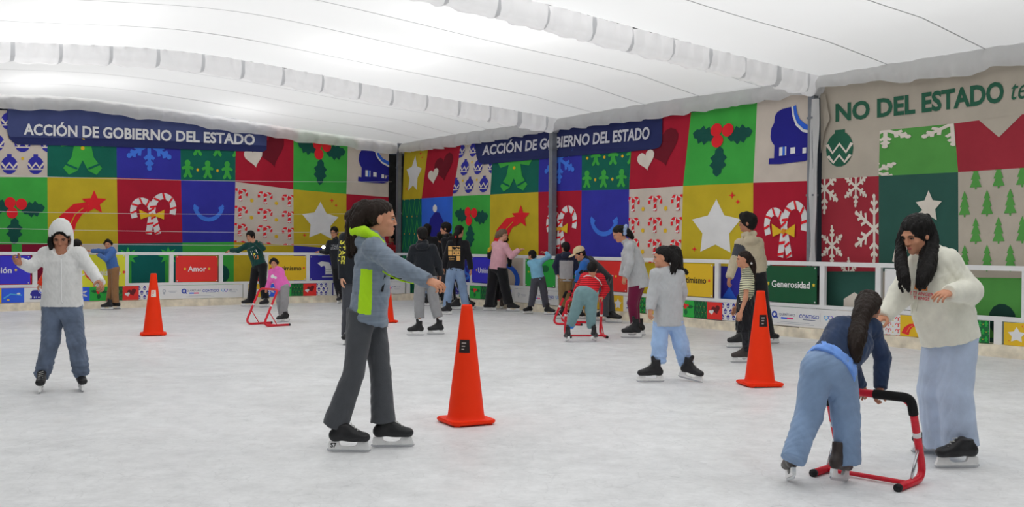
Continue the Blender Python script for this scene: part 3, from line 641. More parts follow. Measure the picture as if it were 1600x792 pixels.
# ------------------------------------------------------------------ organic shapes: distance fields meshed by surface nets
def nrmz(v): v = np.asarray(v, float); return v/(np.linalg.norm(v)+1e-12)
class Field:
    def __init__(s, vox, noise=0., nl=.09, seed=1, nst=(1, 1, 1)): s.vox = vox; s.ops = []; s.noise = noise; s.nl = nl; s.seed = seed; s.nst = nst
    def cap(s, a, b, ra, rb, k=.02, flat=False, mode=1, sq=None):
        """tapered limb from a to b; sq=(axis, factor) flattens it along an axis"""
        a = np.asarray(a, float); b = np.asarray(b, float)
        def fn(P):
            d = b-a; L = d@d; t = np.clip(((P-a)@d)/L, 0, 1); q = P-a-t[..., None]*d
            if sq is not None:
                ax = nrmz(sq[0]); c = q@ax; q = q+(c*(1/sq[1]-1))[..., None]*ax
            r = np.sqrt((q*q).sum(-1))-(ra+(rb-ra)*t)
            if sq is not None: r = r*min(1, sq[1]*1.15)
            if flat: r = np.maximum(r, (P-b)@nrmz(d))
            return r
        R = max(ra, rb)*max(1, 1 if sq is None else sq[1]); s.ops.append((fn, np.minimum(a, b)-R, np.maximum(a, b)+R, k, mode)); return s
    def chain(s, pts, rs, k=.015, **kw):
        for i in range(len(pts)-1): s.cap(pts[i], pts[i+1], rs[i], rs[i+1], k, **kw)
        return s
    def ell(s, c, M, rad, k=.02, mode=1):
        """ellipsoid; M rows are its axes"""
        c = np.asarray(c, float); M = np.asarray(M, float); rad = np.asarray(rad, float)
        def fn(P):
            q = (P-c)@M.T; a = np.sqrt(((q/rad)**2).sum(-1))+1e-9; b = np.sqrt(((q/rad**2)**2).sum(-1))+1e-9; return a*(a-1)/b
        R = np.sqrt(((M.T*rad)**2).sum(1)); s.ops.append((fn, c-R, c+R, k, mode)); return s
    def loft(s, o, up, L, lat, fwd, H, A, B, Cc, k=.02, p=2.4):
        """body of varying oval section: stations H (0..1), half widths A, half depths B, forward shift Cc"""
        o = np.asarray(o, float)
        def fn(P):
            q = P-o; h = q@up/L; hc = np.clip(h, 0, 1); a = np.interp(hc, H, A); b = np.interp(hc, H, B); x = q@lat; y = q@fwd-np.interp(hc, H, Cc)
            g = (np.abs(x/a)**p+np.abs(y/b)**p)**(1/p)+1e-6; d = (g-1)*np.minimum(a, b)*(.6+.4*np.minimum(g, 1))
            e = np.maximum(-h, h-1)*L
            return np.where(e > 0, np.where(d > 0, np.sqrt(d*d+e*e), e), np.maximum(d, e))
        R = max(max(A), max(B))+max(map(abs, Cc)); a = o; b = o+up*L; s.ops.append((fn, np.minimum(a, b)-R, np.maximum(a, b)+R, k, 1)); return s
    def cut(s, c, n, lo=None, hi=None, k=.004):
        """remove everything on the side n points to"""
        c = np.asarray(c, float); n = nrmz(n); s.ops.append((lambda P: (P-c)@n, lo, hi, k, -2)); return s
    def mesh(s):
        v = s.vox; add = [o for o in s.ops if o[4] == 1]
        lo = np.min([o[1] for o in add], 0)-3*v-.015; hi = np.max([o[2] for o in add], 0)+3*v+.015
        n = np.ceil((hi-lo)/v).astype(int)+1; G = np.full(n, 1.0, np.float32); ax = [lo[i]+v*np.arange(n[i]) for i in range(3)]
        for fn, a, b, k, mode in s.ops:
            pad = max(k*1.2, .012)+2*v
            i0 = np.zeros(3, int) if a is None else np.clip(np.floor((a-pad-lo)/v).astype(int), 0, n-1); i1 = n if b is None else np.clip(np.ceil((b+pad-lo)/v).astype(int)+1, 1, n)
            sl = tuple(slice(i0[i], i1[i]) for i in range(3)); sub = G[sl]
            if sub.size == 0: continue
            P = np.stack(np.meshgrid(ax[0][sl[0]], ax[1][sl[1]], ax[2][sl[2]], indexing='ij'), -1); d = fn(P)
            if mode == 1:
                h = np.clip(.5+.5*(sub-d)/k, 0, 1); G[sl] = sub*(1-h)+d*h-k*h*(1-h)
            else:
                e = -d if mode == -1 else d; h = np.clip(.5-.5*(sub-e)/k, 0, 1); G[sl] = sub*(1-h)+e*h+k*h*(1-h)
        if s.noise:
            m = np.abs(G) < s.noise*3+2*v; idx = np.argwhere(m); P = lo+idx*v; rg = np.random.default_rng(s.seed); z = np.zeros(len(P))
            for i in range(7):
                kd = nrmz(rg.normal(size=3)*np.array(s.nst))*2*math.pi/(s.nl*rg.uniform(.6, 1.7)); q = np.sin(P@kd+rg.uniform(0, 6)+1.1*np.sin(P@(kd[::-1]*.45)+i)); z += (1.1-2.0*np.abs(q)**.8) if i % 2 else .6*q
            G[m] += s.noise*z/3.0
        return surface_nets(G, lo, v)
def surface_nets(G, lo, v):
    I = G < 0; n = np.array(G.shape)
    cnt = np.zeros(n-1, np.uint8)
    for dx in (0, 1):
        for dy in (0, 1):
            for dz in (0, 1): cnt += I[dx:n[0]-1+dx, dy:n[1]-1+dy, dz:n[2]-1+dz]
    cells = np.argwhere((cnt > 0) & (cnt < 8))
    if len(cells) == 0: return np.zeros((0, 3)), np.zeros((0, 4), int)
    idm = np.full(n-1, -1, np.int32); idm[tuple(cells.T)] = np.arange(len(cells)); acc = np.zeros((len(cells), 3)); c = np.zeros(len(cells))
    cs = [np.array(q) for q in ((0, 0, 0), (1, 0, 0), (0, 1, 0), (1, 1, 0), (0, 0, 1), (1, 0, 1), (0, 1, 1), (1, 1, 1))]
    val = [G[tuple((cells+q).T)] for q in cs]
    for i, j in ((0, 1), (2, 3), (4, 5), (6, 7), (0, 2), (1, 3), (4, 6), (5, 7), (0, 4), (1, 5), (2, 6), (3, 7)):
        a, b = val[i], val[j]; m = (a < 0) != (b < 0); t = np.where(m, a/np.where(m, a-b, 1), 0); acc += np.where(m[:, None], cs[i]+t[:, None]*(cs[j]-cs[i]), 0); c += m
    V = lo+(cells+acc/c[:, None])*v; Q = []
    for ax in range(3):
        a = I[tuple(slice(0, -1) if i == ax else slice(None) for i in range(3))]; b = I[tuple(slice(1, None) if i == ax else slice(None) for i in range(3))]
        e = np.argwhere(a != b); o1, o2 = [i for i in range(3) if i != ax]; e = e[(e[:, o1] > 0) & (e[:, o2] > 0) & (e[:, o1] < n[o1]-1) & (e[:, o2] < n[o2]-1)]
        def at_(d1, d2): q = e.copy(); q[:, o1] -= d1; q[:, o2] -= d2; return idm[tuple(q.T)]
        q = np.stack([at_(1, 1), at_(0, 1), at_(0, 0), at_(1, 0)], 1); fl = I[tuple(e.T)] ^ (ax == 1); q[~fl] = q[~fl][:, ::-1]; Q.append(q)
    Q = np.concatenate(Q); Q = Q[(Q >= 0).all(1)]
    return V, Q
def np_mesh(name, parts, mats, parent=None, origin=(0, 0, 0), facefn=None):
    """parts: list of (V,Q) joined as one mesh"""
    vs, qs, k = [], [], 0
    for V, Q in parts: vs.append(V); qs.append(Q+k); k += len(V)
    V = np.concatenate(vs); Q = np.concatenate(qs); me = bpy.data.meshes.new(name)
    me.vertices.add(len(V)); me.vertices.foreach_set('co', (V-np.asarray(origin)).astype(np.float32).ravel())
    me.loops.add(len(Q)*4); me.loops.foreach_set('vertex_index', Q.astype(np.int32).ravel())
    me.polygons.add(len(Q)); me.polygons.foreach_set('loop_start', np.arange(0, len(Q)*4, 4, dtype=np.int32))
    me.polygons.foreach_set('use_smooth', np.ones(len(Q), bool))
    for mm in mats: me.materials.append(mm)
    if facefn is not None: me.polygons.foreach_set('material_index', facefn(V[Q].mean(1)).astype(np.int32))
    me.update(calc_edges=True); me.validate()
    return link(name, me, parent)

# ------------------------------------------------------------------ people
skin_a = mat('skin_warm', C(172, 122, 96), .55, .3, var=.05, vscale=9); skin_b = mat('skin_tan', C(150, 104, 82), .55, .3, var=.05, vscale=9); skin_c = mat('skin_light', C(188, 142, 118), .55, .3, var=.05, vscale=9)
hair_bk = mat('black_hair', (.009, .0075, .007), .52, .22, bump=.5, bscale=120, stretch=(1, 1, .15)); hair_br = mat('dark_brown_hair', (.022, .013, .009), .52, .22, bump=.5, bscale=110, stretch=(1, 1, .15)); hair_bl = mat('light_brown_hair', (.20, .13, .08), .5, .35, bump=.4, bscale=110, stretch=(1, 1, .15))
eye_w = mat('eye_white', (.55, .53, .50), .3); eye_d = mat('iris', (.02, .012, .008), .2, .5); lip_m = mat('lips', C(160, 88, 80), .5, .3)
boot_m = mat('black_skate_leather', (.016, .016, .018), .45, .4, bump=.12, bscale=60); boot_g = mat('brown_skate_leather', (.05, .038, .034), .45, .4, bump=.12, bscale=60); holder_m = mat('white_blade_holder', C(196, 196, 194), .4, .4, var=.06, vscale=25); blade_m = mat('blade_steel', (.55, .56, .58), .25, .5, .9); lace_m = mat('white_laces', C(180, 180, 176), .8); lace_k = mat('grey_trim', C(110, 108, 104), .7)

def skate(e, base, g, head, L=.27, tilt=0., roll=0., boot=None, laces=lace_m, top=.25, cuff=.052, emb=None):
    """one ice skate, blade touching the ice at g, pointing along head degrees (0 = image right, 90 = away)"""
    h = math.radians(head); f = np.array([math.cos(h), math.sin(h), 0]); sd = np.array([f[1], -f[0], 0]); up = ZU.copy()
    if tilt: a = math.radians(tilt); f, up = f*math.cos(a)-up*math.sin(a), up*math.cos(a)+f*math.sin(a)
    if roll: a = math.radians(roll); sd, up = sd*math.cos(a)+up*math.sin(a), up*math.cos(a)-sd*math.sin(a)
    k = L/.28; g = np.asarray(g, float)
    # blade profile stays above the ice whatever the tilt: lift so the lowest point is at z=0
    low = min((x*k*f+z*k*up)[2] for x, z in ((-.115, .0), (.15, .006), (-.14, .02), (.17, .03))); o = g-ZU*low
    T = lambda x, y, z: o+f*(x*k)+sd*(y*k)+up*(z*k)
    F_ = Field(.0065 if L > .24 else .0075); M = np.array([f, sd, up]); bm = boot or boot_m
    F_.ell(T(.045, 0, .105), M, (.105*k, .042*k, .037*k), .02).ell(T(.115, 0, .103), M, (.042*k, .043*k, .034*k), .02).ell(T(-.085, 0, .115), M, (.045*k, .036*k, .045*k), .02)
    F_.cap(T(-.055, 0, .13), T(-.05, 0, top), .043*k, cuff*k, .03, flat=True, sq=(sd, .82)).cap(T(-.02, 0, .17), T(.06, 0, .125), .036*k, .032*k, .03)
    if top > .22: F_.cap(T(-.03, 0, top-.03), T(-.012, 0, top+.02), .028*k, .022*k, .012)           # tongue
    F_.cut(T(0, 0, .072), -up)
    b = np_mesh('skate_boot', [F_.mesh()], [bm], e, base)
    q = MB(); w_ = .012*k
    prof = [(-.125, .074), (-.06, .074), (-.05, .045), (-.02, .038), (.035, .038), (.06, .047), (.075, .074), (.145, .074), (.150, .05), (.158, .034), (.162, .02), (-.128, .02), (-.132, .045)]
    vs = [T(x, -w_/k, z) for x, z in prof]+[T(x, w_/k, z) for x, z in prof]; n = len(prof); tr_ = tri(prof)
    q.add(vs, [t for t in tr_]+[tuple(a+n for a in t[::-1]) for t in tr_]+[(i, (i+1) % n, (i+1) % n+n, i+n) for i in range(n)], holder_m); q.build('blade_holder', b, base)
    q = MB(); bp = [(-.14, .022), (.166, .022), (.165, .012), (.15, .003), (.12, 0), (-.10, 0), (-.13, .005), (-.142, .014)]; n = len(bp); w2 = .0035
    vs = [T(x, -w2, z) for x, z in bp]+[T(x, w2, z) for x, z in bp]; tr_ = tri(bp)
    q.add(vs, [t for t in tr_]+[tuple(a+n for a in t[::-1]) for t in tr_]+[(i, (i+1) % n, (i+1) % n+n, i+n) for i in range(n)], blade_m); q.build('blade', b, base)
    if laces is not None:
        q = MB(); zig = []
        for i in range(7):
            u = i/6*(1 if top > .22 else .62); c0 = np.array([.085-.10*u, 0, .141+.075*u+.02*u*u]); zig.append(T(c0[0], (.02 if i % 2 else -.02), c0[2]+.004))
        q.tube(zig, .0038*k, laces, 5); q.build('laces', b, base)
    if emb:
        q = MB(); v, fc, wd = text2d(emb, .03); q.add([T(-.115+x*.03, .0125 if True else 0, .034+y*.03) for x, y in v], fc, mat('emblem_black', (.02, .02, .02), .4)); q.build('lettering', b, base)
        q = MB(); q.add([T(-.115+x*.03, -.0125, .034+y*.03) for x, y in v], fc, mat('emblem_black', (.02, .02, .02), .4)); q.build('lettering', b, base)
    return b

def hand_field(vox, W0, d, n, th, curl, h=1., spread=0.):
    """palm with five fingers: W0 wrist, d along the hand, n where the palm looks, th=+-1 thumb side"""
    d = nrmz(d); n = nrmz(np.asarray(n, float)-d*(np.asarray(n, float)@d)); s = np.cross(n, d)*th; F_ = Field(vox); M = np.array([d, s, n])
    F_.cap(W0-d*.05*h, W0+d*.012*h, .024*h, .023*h, .015, sq=(n, .8)); F_.ell(W0+d*.048*h, M, (.050*h, .040*h, .0165*h), .012)
    for i, (off, ln) in enumerate(((.030, .070), (.010, .079), (-.011, .074), (-.030, .058))):
        p = W0+d*(.083-.006*abs(i-1.2))*h+s*off*h; a = curl*math.radians(48)*(1+.1*i); dd = d*math.cos(a*.6)+n*math.sin(a*.6)+s*spread*(1.5-i)*.12; r = .0088*h
        ang = a*.6
        for j, (q, w_) in enumerate(((.45, 1), (.32, 1.25), (.23, .9))):
            dd = nrmz(d*math.cos(ang)+n*math.sin(ang)+s*spread*(1.5-i)*.12); p2 = p+dd*ln*q*h; F_.cap(p, p2, r, r*.92, .004); p = p2; r *= .92; ang += a*w_
    b0 = W0+d*.018*h+s*.030*h+n*.004*h; b1 = b0+nrmz(d*.75+s*.62+n*(.25+.4*curl))*.038*h; b2 = b1+nrmz(d*.95+s*.1+n*(.2+.75*curl))*.030*h; b3 = b2+nrmz(d*.9-s*.2+n*(.2+.8*curl))*.022*h
    F_.cap(b0, b1, .0145*h, .0115*h, .012).cap(b1, b2, .011*h, .0098*h, .004).cap(b2, b3, .0098*h, .0085*h, .004)
    return F_.mesh()

def head_axes(yaw, pitch, rollr=0):
    y = math.radians(yaw); p = math.radians(pitch); f = np.array([math.cos(y)*math.cos(p), math.sin(y)*math.cos(p), -math.sin(p)]); r = np.array([math.sin(y), -math.cos(y), 0]); u = np.cross(r, f)
    if rollr: a = math.radians(rollr); r, u = r*math.cos(a)+u*math.sin(a), u*math.cos(a)-r*math.sin(a)
    return r, f, u

def person(label, base_px, J, feet, head, top, legs, hair, skin=skin_a, group=None, size=1., near=False, hands=None, extra=None, face=True, kid=False, torso=None, leg_sq=None):
    """J: joints as (px, py, metres beyond the base's distance); feet: list of (ground px, py, heading, tilt); builds one person"""
    gs = [ground(f[0], f[1]) for f in feet]; b0 = ground(*base_px); base = np.array([b0[0], b0[1], 0.]); Y0 = b0[1]
    P = {k: atY(v[0], v[1], Y0+(v[2] if len(v) > 2 else 0)) for k, v in J.items()}
    e = empty('person', base, label, 'person', group)
    vb = .0045 if near else .008; vc = .0065 if near else .010; S = size
    # ---- body
    hr, hf, hu = head_axes(*head['dir']); hs = head.get('s', 1.0)*S; hc = P['head']; HM = np.array([hr, hf, hu]); hp = lambda x, y, z: hc+(hr*x+hf*y+hu*z)*hs
    shm = (P['shL']+P['shR'])/2; hpm = (P['hipL']+P['hipR'])/2; up = nrmz(shm-hpm); lat = nrmz((P['shR']-P['shL'])+.5*(P['hipR']-P['hipL'])); lat = nrmz(lat-up*(lat@up)); fw = np.cross(up, lat)
    if torso and 'fwd' in torso:
        a = math.radians(torso['fwd']); fw = np.array([math.cos(a), math.sin(a), 0]); fw = nrmz(fw-up*(fw@up)); lat = np.cross(fw, up)
    tw = (torso or {}).get('w', 1.)*S; td = (torso or {}).get('d', 1.)*S
    nb = P.get('neck', shm+up*.03*S)
    H_ = Field(vb if near else .007)
    H_.ell(hp(0, -.012, .035), HM, np.array([.074, .093, .085])*hs, .02).ell(hp(0, .018, -.04), HM, np.array([.056, .064, .070])*hs, .03)
    H_.ell(hp(0, .064, -.087), HM, np.array([.023, .021, .019])*hs, .025)
    if face:
        H_.ell(hp(0, .072, .026), HM, np.array([.050, .017, .011])*hs, .012).ell(hp(.034, .054, -.022), HM, np.array([.024, .022, .020])*hs, .02).ell(hp(-.034, .054, -.022), HM, np.array([.024, .022, .020])*hs, .02)
        for sx in (.031, -.031): H_.ell(hp(sx, .092, .006), HM, np.array([.017, .014, .011])*hs, .012, -1)
        H_.cap(hp(0, .082, .014), hp(0, .0945, -.024), .0085*hs, .0115*hs, .010).ell(hp(.012, .088, -.029), HM, np.array([.008, .009, .006])*hs, .006).ell(hp(-.012, .088, -.029), HM, np.array([.008, .009, .006])*hs, .006)
        H_.ell(hp(0, .081, -.053), HM, np.array([.022, .009, .0055])*hs, .006).ell(hp(0, .080, -.063), HM, np.array([.019, .009, .006])*hs, .006)
    for sx in (.074, -.074): H_.ell(hp(sx, -.010, -.002), HM, np.array([.011, .020, .031])*hs, .006)
    H_.cap(hp(0, -.018, -.055), nb, .050*hs, .056*hs, .03)
    core = Field(.011 if near else .014); sh_l = np.linalg.norm(shm-hpm)
    hw = np.linalg.norm(P['shR']-P['shL'])/2
    core.loft(hpm-up*.02, up, sh_l*.98, lat, fw, [0, .3, .6, .85, 1], [.13*tw, .115*tw, .13*tw, .14*tw, .08*tw], [.09*td, .085*td, .095*td, .09*td, .05*td], [0]*5, .02)
    core.cap(shm, nb, .05*S, .046*S, .03)
    for sd in 'LR':
        core.cap(P['sh'+sd], P['el'+sd], .040*S, .034*S, .03).cap(P['el'+sd], P['wr'+sd], .034*S, .024*S, .02).cap(shm, P['sh'+sd], .05*S, .045*S, .03)
        core.cap(P['hip'+sd], P['kn'+sd], .056*S, .048*S, .03).cap(P['kn'+sd], P['an'+sd], .046*S, .036*S, .02)
    parts = [core.mesh(), H_.mesh()]
    for sd, hd in (hands or {}).items():
        d = nrmz(P['ha'+sd]-P['wr'+sd]); n = hd.get('n'); n = nrmz((hpm-P['wr'+sd])*np.array([1, 1, .0])) if n is None else np.asarray(n, float); th = -1 if sd == 'R' else 1
        parts.append(hand_field(.0036 if near else .006, P['wr'+sd], d, n, th, hd.get('c', .5), hd.get('s', .95)*S, hd.get('sp', .2)))
    np_mesh('body', parts, [skin], e, base)
    # ---- face
    if face:
        for sx in (.031, -.031):
            c = hp(sx, .0745, .0055); Fq = Field(.0028 if near else .004); Fq.ell(c, HM, np.array([.0145, .0095, .0078 if head.get('open', 1) else .004])*hs, .002)
            def ff(X, c=c): q = (X-c)@HM.T; return ((q[:, 0]**2+q[:, 2]**2) < (.0065*hs)**2) & (q[:, 1] > 0)
            np_mesh('eye', [Fq.mesh()], [eye_w, eye_d], e, base, ff)
            q = MB(); q.tube([hp(sx*(.55), .088, .023), hp(sx, .0885, .0275), hp(sx*1.55, .076, .023)], [.0028*hs, .0034*hs, .002*hs], hair['mat'], 6); q.build('eyebrow', e, base)
            if near: q = MB(); q.tube([hp(sx*.58, .0795, .007), hp(sx*.85, .0865, .0125), hp(sx*1.2, .0855, .012), hp(sx*1.5, .074, .006)], .0022*hs, hair['mat'], 6); q.build('eyelash', e, base)
        q = Field(.003 if near else .004); q.ell(hp(0, .085, -.0535), HM, np.array([.021, .0065, .0048])*hs, .003).ell(hp(0, .084, -.0615), HM, np.array([.018, .0068, .0052])*hs, .003); np_mesh('lips', [q.mesh()], [lip_m], e, base)
    # ---- hair
    st = hair.get('style', 'short')
    if st != 'none':
        Q = Field(.006 if near else .008, hair.get('noise', .004), .035, 3, (1, 1, .25)); hm = hair['mat']; vol = hair.get('vol', 1.)
        Q.ell(hp(0, -.020, .042), HM, np.array([.086, .104, .093])*hs*vol, .02)
        if st in ('short', 'tied'):
            Q.ell(hp(0, -.045, .0), HM, np.array([.080, .072, .085])*hs*vol, .02) if st == 'short' else Q.ell(hp(0, -.055, .012), HM, np.array([.076, .064, .070])*hs*vol, .02)
            Q.ell(hp(0, .118, -.045), HM, np.array([.090, .092, .112])*hs, .012, -1) if st == 'short' else Q.ell(hp(0, .126, -.012), HM, np.array([.092, .096, .120])*hs, .012, -1)
            for sx in (.09, -.09): Q.ell(hp(sx, -.002, -.024), HM, np.array([.03, .034, .042])*hs, .01, -1)
            Q.cut(hp(0, -.10, -.085), -(hu*.9+hf*.35))
            if st == 'tied':
                for sx in (.088, -.088): Q.ell(hp(sx, .035, -.02), HM, np.array([.036, .06, .075])*hs, .012, -1); Q.ell(hp(sx*.86, .085, .02), HM, np.array([.040, .052, .060])*hs, .012, -1)
        elif st == 'long':
            Q.ell(hp(0, -.05, -.04), HM, np.array([.086, .06, .10])*hs, .03); Q.ell(hp(0, .112, -.030), HM, np.array([.074, .078, .104])*hs, .012, -1)
        for ch in hair.get('tails', ()):
            pts = [atY(x, y, Y0+d) for x, y, d, r in ch]; rs = [r for *_, r in ch]; pts = curve_pts(pts, 4); rr = np.interp(np.linspace(0, 1, len(pts)), np.linspace(0, 1, len(rs)), rs); Q.chain(pts, rr, .015)
            if max(rs) > .02:
                rg = np.random.default_rng(len(pts)*7+int(ch[0][0])); A_ = np.array(pts)
                for _ in range(14 if near else 3):
                    u = rg.normal(size=3); u /= np.linalg.norm(u); ph = rg.uniform(0, 6); q_ = np.linspace(0, 1, len(pts)); off = (rr*(.88+.12*np.sin(q_*9+ph)))[:, None]*u; e_ = rg.uniform(-.012, .03)*q_[:, None]**2*np.array([rg.normal()*.5, 0, -1.])
                    Q.chain(list(A_+off+e_), np.maximum(rr*.30*(1.1-q_*.7), .0055), .008)
        for (x, y, z, r) in hair.get('blobs', ()): Q.ell(hp(x, y, z), HM, np.array([r, r, r])*hs, .02)
        np_mesh('hair', [Q.mesh()], [hm], e, base)
        if hair.get('tie'):
            x, y, d, r, tm = hair['tie']; c = atY(x, y, Y0+d); q = Field(.005); q.ell(c, np.eye(3), (r, r, r), .004); np_mesh('hair_tie', [q.mesh()], [tm], e, base)
    # ---- upper garment
    if top:
        vt = top.get('vox', vc); G = Field(vt, top.get('fold', .005 if near else .004), top.get('fl', .10), top.get('seed', 1)); r = top.get('r', 1.)*S
        w = top.get('w', (.155, .150, .160, .165, .11)); dp = top.get('dp', (.12, .112, .122, .115, .07)); hem = top.get('hem', -.06); sh = top.get('sh', (0, 0, 0, 0, 0))
        o = hpm+up*hem*S; sl_ = top.get('slant', 0); o1 = o-up*abs(sl_)*.15; L = np.linalg.norm(shm-o1)
        G.loft(o1, up, L*1.0, lat, fw, [0, .3, .6, .86, 1.], [a*tw for a in w], [a*td for a in dp], [a*S for a in sh], .03)
        sr = top.get('sl', (.062, .056, .046)); lenf = top.get('len', 1.)
        for sd in 'LR':
            s_, el, wr = P['sh'+sd], P['el'+sd], P['wr'+sd]
            G.cap(shm+up*.01, s_, .062*r, sr[0]*r*.98, .05)
            if lenf >= 1:
                G.cap(s_, el, sr[0]*r, sr[1]*r, .045); G.cap(el, wr+nrmz(wr-el)*.012, sr[1]*r, sr[2]*r, .02, flat=True)
            else: G.cap(s_, s_+(el-s_)*lenf, sr[0]*r, sr[1]*r*1.08, .045, flat=True)
        if top.get('collar', 1): G.cap(shm+up*.0, nb+nrmz(hc-nb)*.012, .066*r, .060*r, .03)
        for op in top.get('ops', ()): op(G, P, hp, up, lat, fw, shm, hpm, hs, HM, nb)
        G.cut(o, -up+top.get('slant', 0)*fw, o-np.array([.4, .4, .22]), o+np.array([.4, .4, .05]), .008) if top.get('trim', 1) and not top.get('nocut') else None
        ffn = None
        if top.get('facefn'): ffn = lambda X: top['facefn'](((X-o)@lat)/tw, ((X-o)@fw)/td, ((X-o)@up)/L, X, P)
        tm = top['mat'] if isinstance(top['mat'], list) else [top['mat']]
        VQ = G.mesh(); tob = np_mesh(top.get('name', 'sweatshirt'), [VQ], tm, e, base, ffn)
        if top.get('band'):                    # ribbed hem and cuffs
            bm2 = top['band']
            for sd in 'LR':
                wr = P['wr'+sd]; el = P['el'+sd]; dd = nrmz(wr-el); q = Field(vc, .0015, .02, 2); q.cap(wr-dd*.045, wr+dd*.018, sr[2]*r*1.06, sr[2]*r*.92, .005, flat=True); np_mesh('cuff', [q.mesh()], [bm2], tob, base)
    else: VQ = None; tob = None
    # ---- trousers
    if legs:
        r = legs.get('r', (.100, .080, .075)); vt = legs.get('vox', vc); G = Field(vt, legs.get('fold', .005 if near else .004), legs.get('fl', .11), legs.get('seed', 5), legs.get('nst', (1, 1, .55)))
        G.ell(hpm+up*.02, np.array([lat, fw, up]), np.array([legs.get('hw', .165)*tw, legs.get('hd', .125)*td, .13*S]), .03)
        ends = {}
        for sd in 'LR':
            h_, kn, an = P['hip'+sd], P['kn'+sd], P['an'+sd]; an2 = an+nrmz(an-kn)*legs.get('ext', .045)
            sq = (np.asarray(leg_sq[0], float), leg_sq[1]) if leg_sq else None
            G.cap(h_, kn, r[0]*S, r[1]*S, .03, sq=sq); G.cap(kn, an2, r[1]*S, r[2]*S, .02, flat=True, sq=sq); ends[sd] = an2
        if legs.get('skirt'):
            hz, wr_ = legs['skirt']; c = hpm-ZU*0; G = Field(vt, .010, .10, 4, (1, 1, .1)); bot = np.array([*((P['knL']+P['knR'])/2)[:2], 0]); bot = bot*1.0; bot[2] = hz
            G.cap(hpm+up*.05, bot, .125*S, wr_, .03, flat=True)
            np_mesh('skirt', [G.mesh()], [legs['mat']], e, base)
        else:
          if top and not legs.get('keep'):
            oz = hpm+up*(top.get('hem', -.06)*S+.05); G.cut(oz, up-top.get('slant', 0)*fw, k=.004)
          for zz in legs.get('bunch', ()):
            for sd in 'LR': dd = nrmz(P['kn'+sd]-ends[sd]); c_ = ends[sd]+dd*zz; G.ell(c_+np.array([.006*math.sin(zz*90), 0, 0]), head_axes(0, 0), np.array([r[2]*1.16, r[2]*1.16, .024])*S, .012)
          np_mesh(legs.get('name', 'trousers'), [G.mesh()], [legs['mat']], e, base)
        if legs.get('tights'):
            G = Field(vc)
            for sd in 'LR': G.cap(P['hip'+sd], P['kn'+sd], .075*S, .058*S, .03); G.cap(P['kn'+sd], P['an'+sd], .056*S, .046*S, .02)
            np_mesh('leggings', [G.mesh()], [legs['tights']], e, base)
    for i, f in enumerate(feet):
        kw = f[4] if len(f) > 4 else {}
        skate(e, base, gs[i], f[2], kw.get('L', .28*S), f[3] if len(f) > 3 else 0, **{k: v for k, v in kw.items() if k != 'L'})
    if extra: extra(e, base, P, dict(hp=hp, up=up, lat=lat, fw=fw, Y0=Y0, hs=hs, HM=HM, top=VQ, tob=tob, shm=shm, hpm=hpm, hr=hr, hf=hf, hu=hu, S=S))
    return e
def decal(parent, VQ, base, shapes, px, py, ppm, name='print', rot=0., shear=0., lift=.004):
    """ink laid on a garment: shapes = [(list of 2-D points, faces, material)], metres, laid facing the viewer and pressed on the cloth along the view"""
    V, Q = VQ; bv = BVHTree.FromPolygons([tuple(v) for v in V], [tuple(map(int, q)) for q in Q]); mb = MB()
    for pts, faces, m_ in shapes:
        out = []; last = None
        for x, y in pts:
            xx = x*math.cos(rot)-y*math.sin(rot)+shear*y; yy = x*math.sin(rot)+y*math.cos(rot); d = nrmz(ray(px+xx*ppm, py-yy*ppm)); h = bv.ray_cast(Vector(EYE), Vector(d))
            out.append(None if h[0] is None else np.array(h[0])-d*lift)
        dist = [np.linalg.norm(o-EYE) for o in out if o is not None]
        if not dist: continue
        md = float(np.median(dist))
        for i, (x, y) in enumerate(pts):
            if out[i] is None or abs(np.linalg.norm(out[i]-EYE)-md) > .09:
                xx = x*math.cos(rot)-y*math.sin(rot)+shear*y; yy = x*math.sin(rot)+y*math.cos(rot); out[i] = EYE+nrmz(ray(px+xx*ppm, py-yy*ppm))*md
        mb.add(out, faces, m_)
    return mb.build(name, parent, base)
def ptext(body, h, m_, bold=.0, cx=0, cy=0, shear=0.):
    v, f, wd = text2d(body, bold, shear); return ([((x-wd/2)*h+cx, (y-.5)*h+cy) for x, y in v], f, m_)
def pshape(poly, m_):                        # subdivide by triangulation only
    return (poly, [t for t in tri(poly)], m_)
# ------------------------------------------------------------------ clothes
def cloth(name, r, g, b, k=.58, rough=.85, var=.06, vs=14, bump=.12, bs=160, sheen=.2): return mat(name, C(r, g, b, k*1.25), rough, .15, var=var, vscale=vs, bump=bump, bscale=bs, sheen=sheen)
white_knit = cloth('white_rib_knit', 208, 208, 206, .62, bump=.2, bs=90); cream = cloth('cream_fleece', 222, 220, 206, .66); denim_w = cloth('washed_blue_denim', 92, 104, 124, .6, var=.30, vs=7); denim_l = cloth('light_blue_denim', 120, 142, 172, .6, var=.14, vs=7)
denim_p = cloth('pale_blue_denim', 170, 184, 206, .62, var=.12, vs=7); denim_d = cloth('dark_denim', 40, 54, 80, .55, var=.25, vs=9); bluegrey = mat('heather_blue_grey_jersey', C(118, 130, 144, .86), .85, .15, var=.16, vscale=16, stretch=(.35, .35, 3.2), bump=.1, bscale=120, sheen=.2)
lime = cloth('lime_green_jersey', 168, 226, 34, .62, var=.02); charcoal = cloth('charcoal_trousers', 68, 70, 74, .58); black_c = cloth('black_cloth', 26, 26, 29, .55); black_s = cloth('black_sweat_cloth', 30, 33, 38, .55); grey_m = cloth('mid_grey_sweat_cloth', 138, 138, 140, .6)
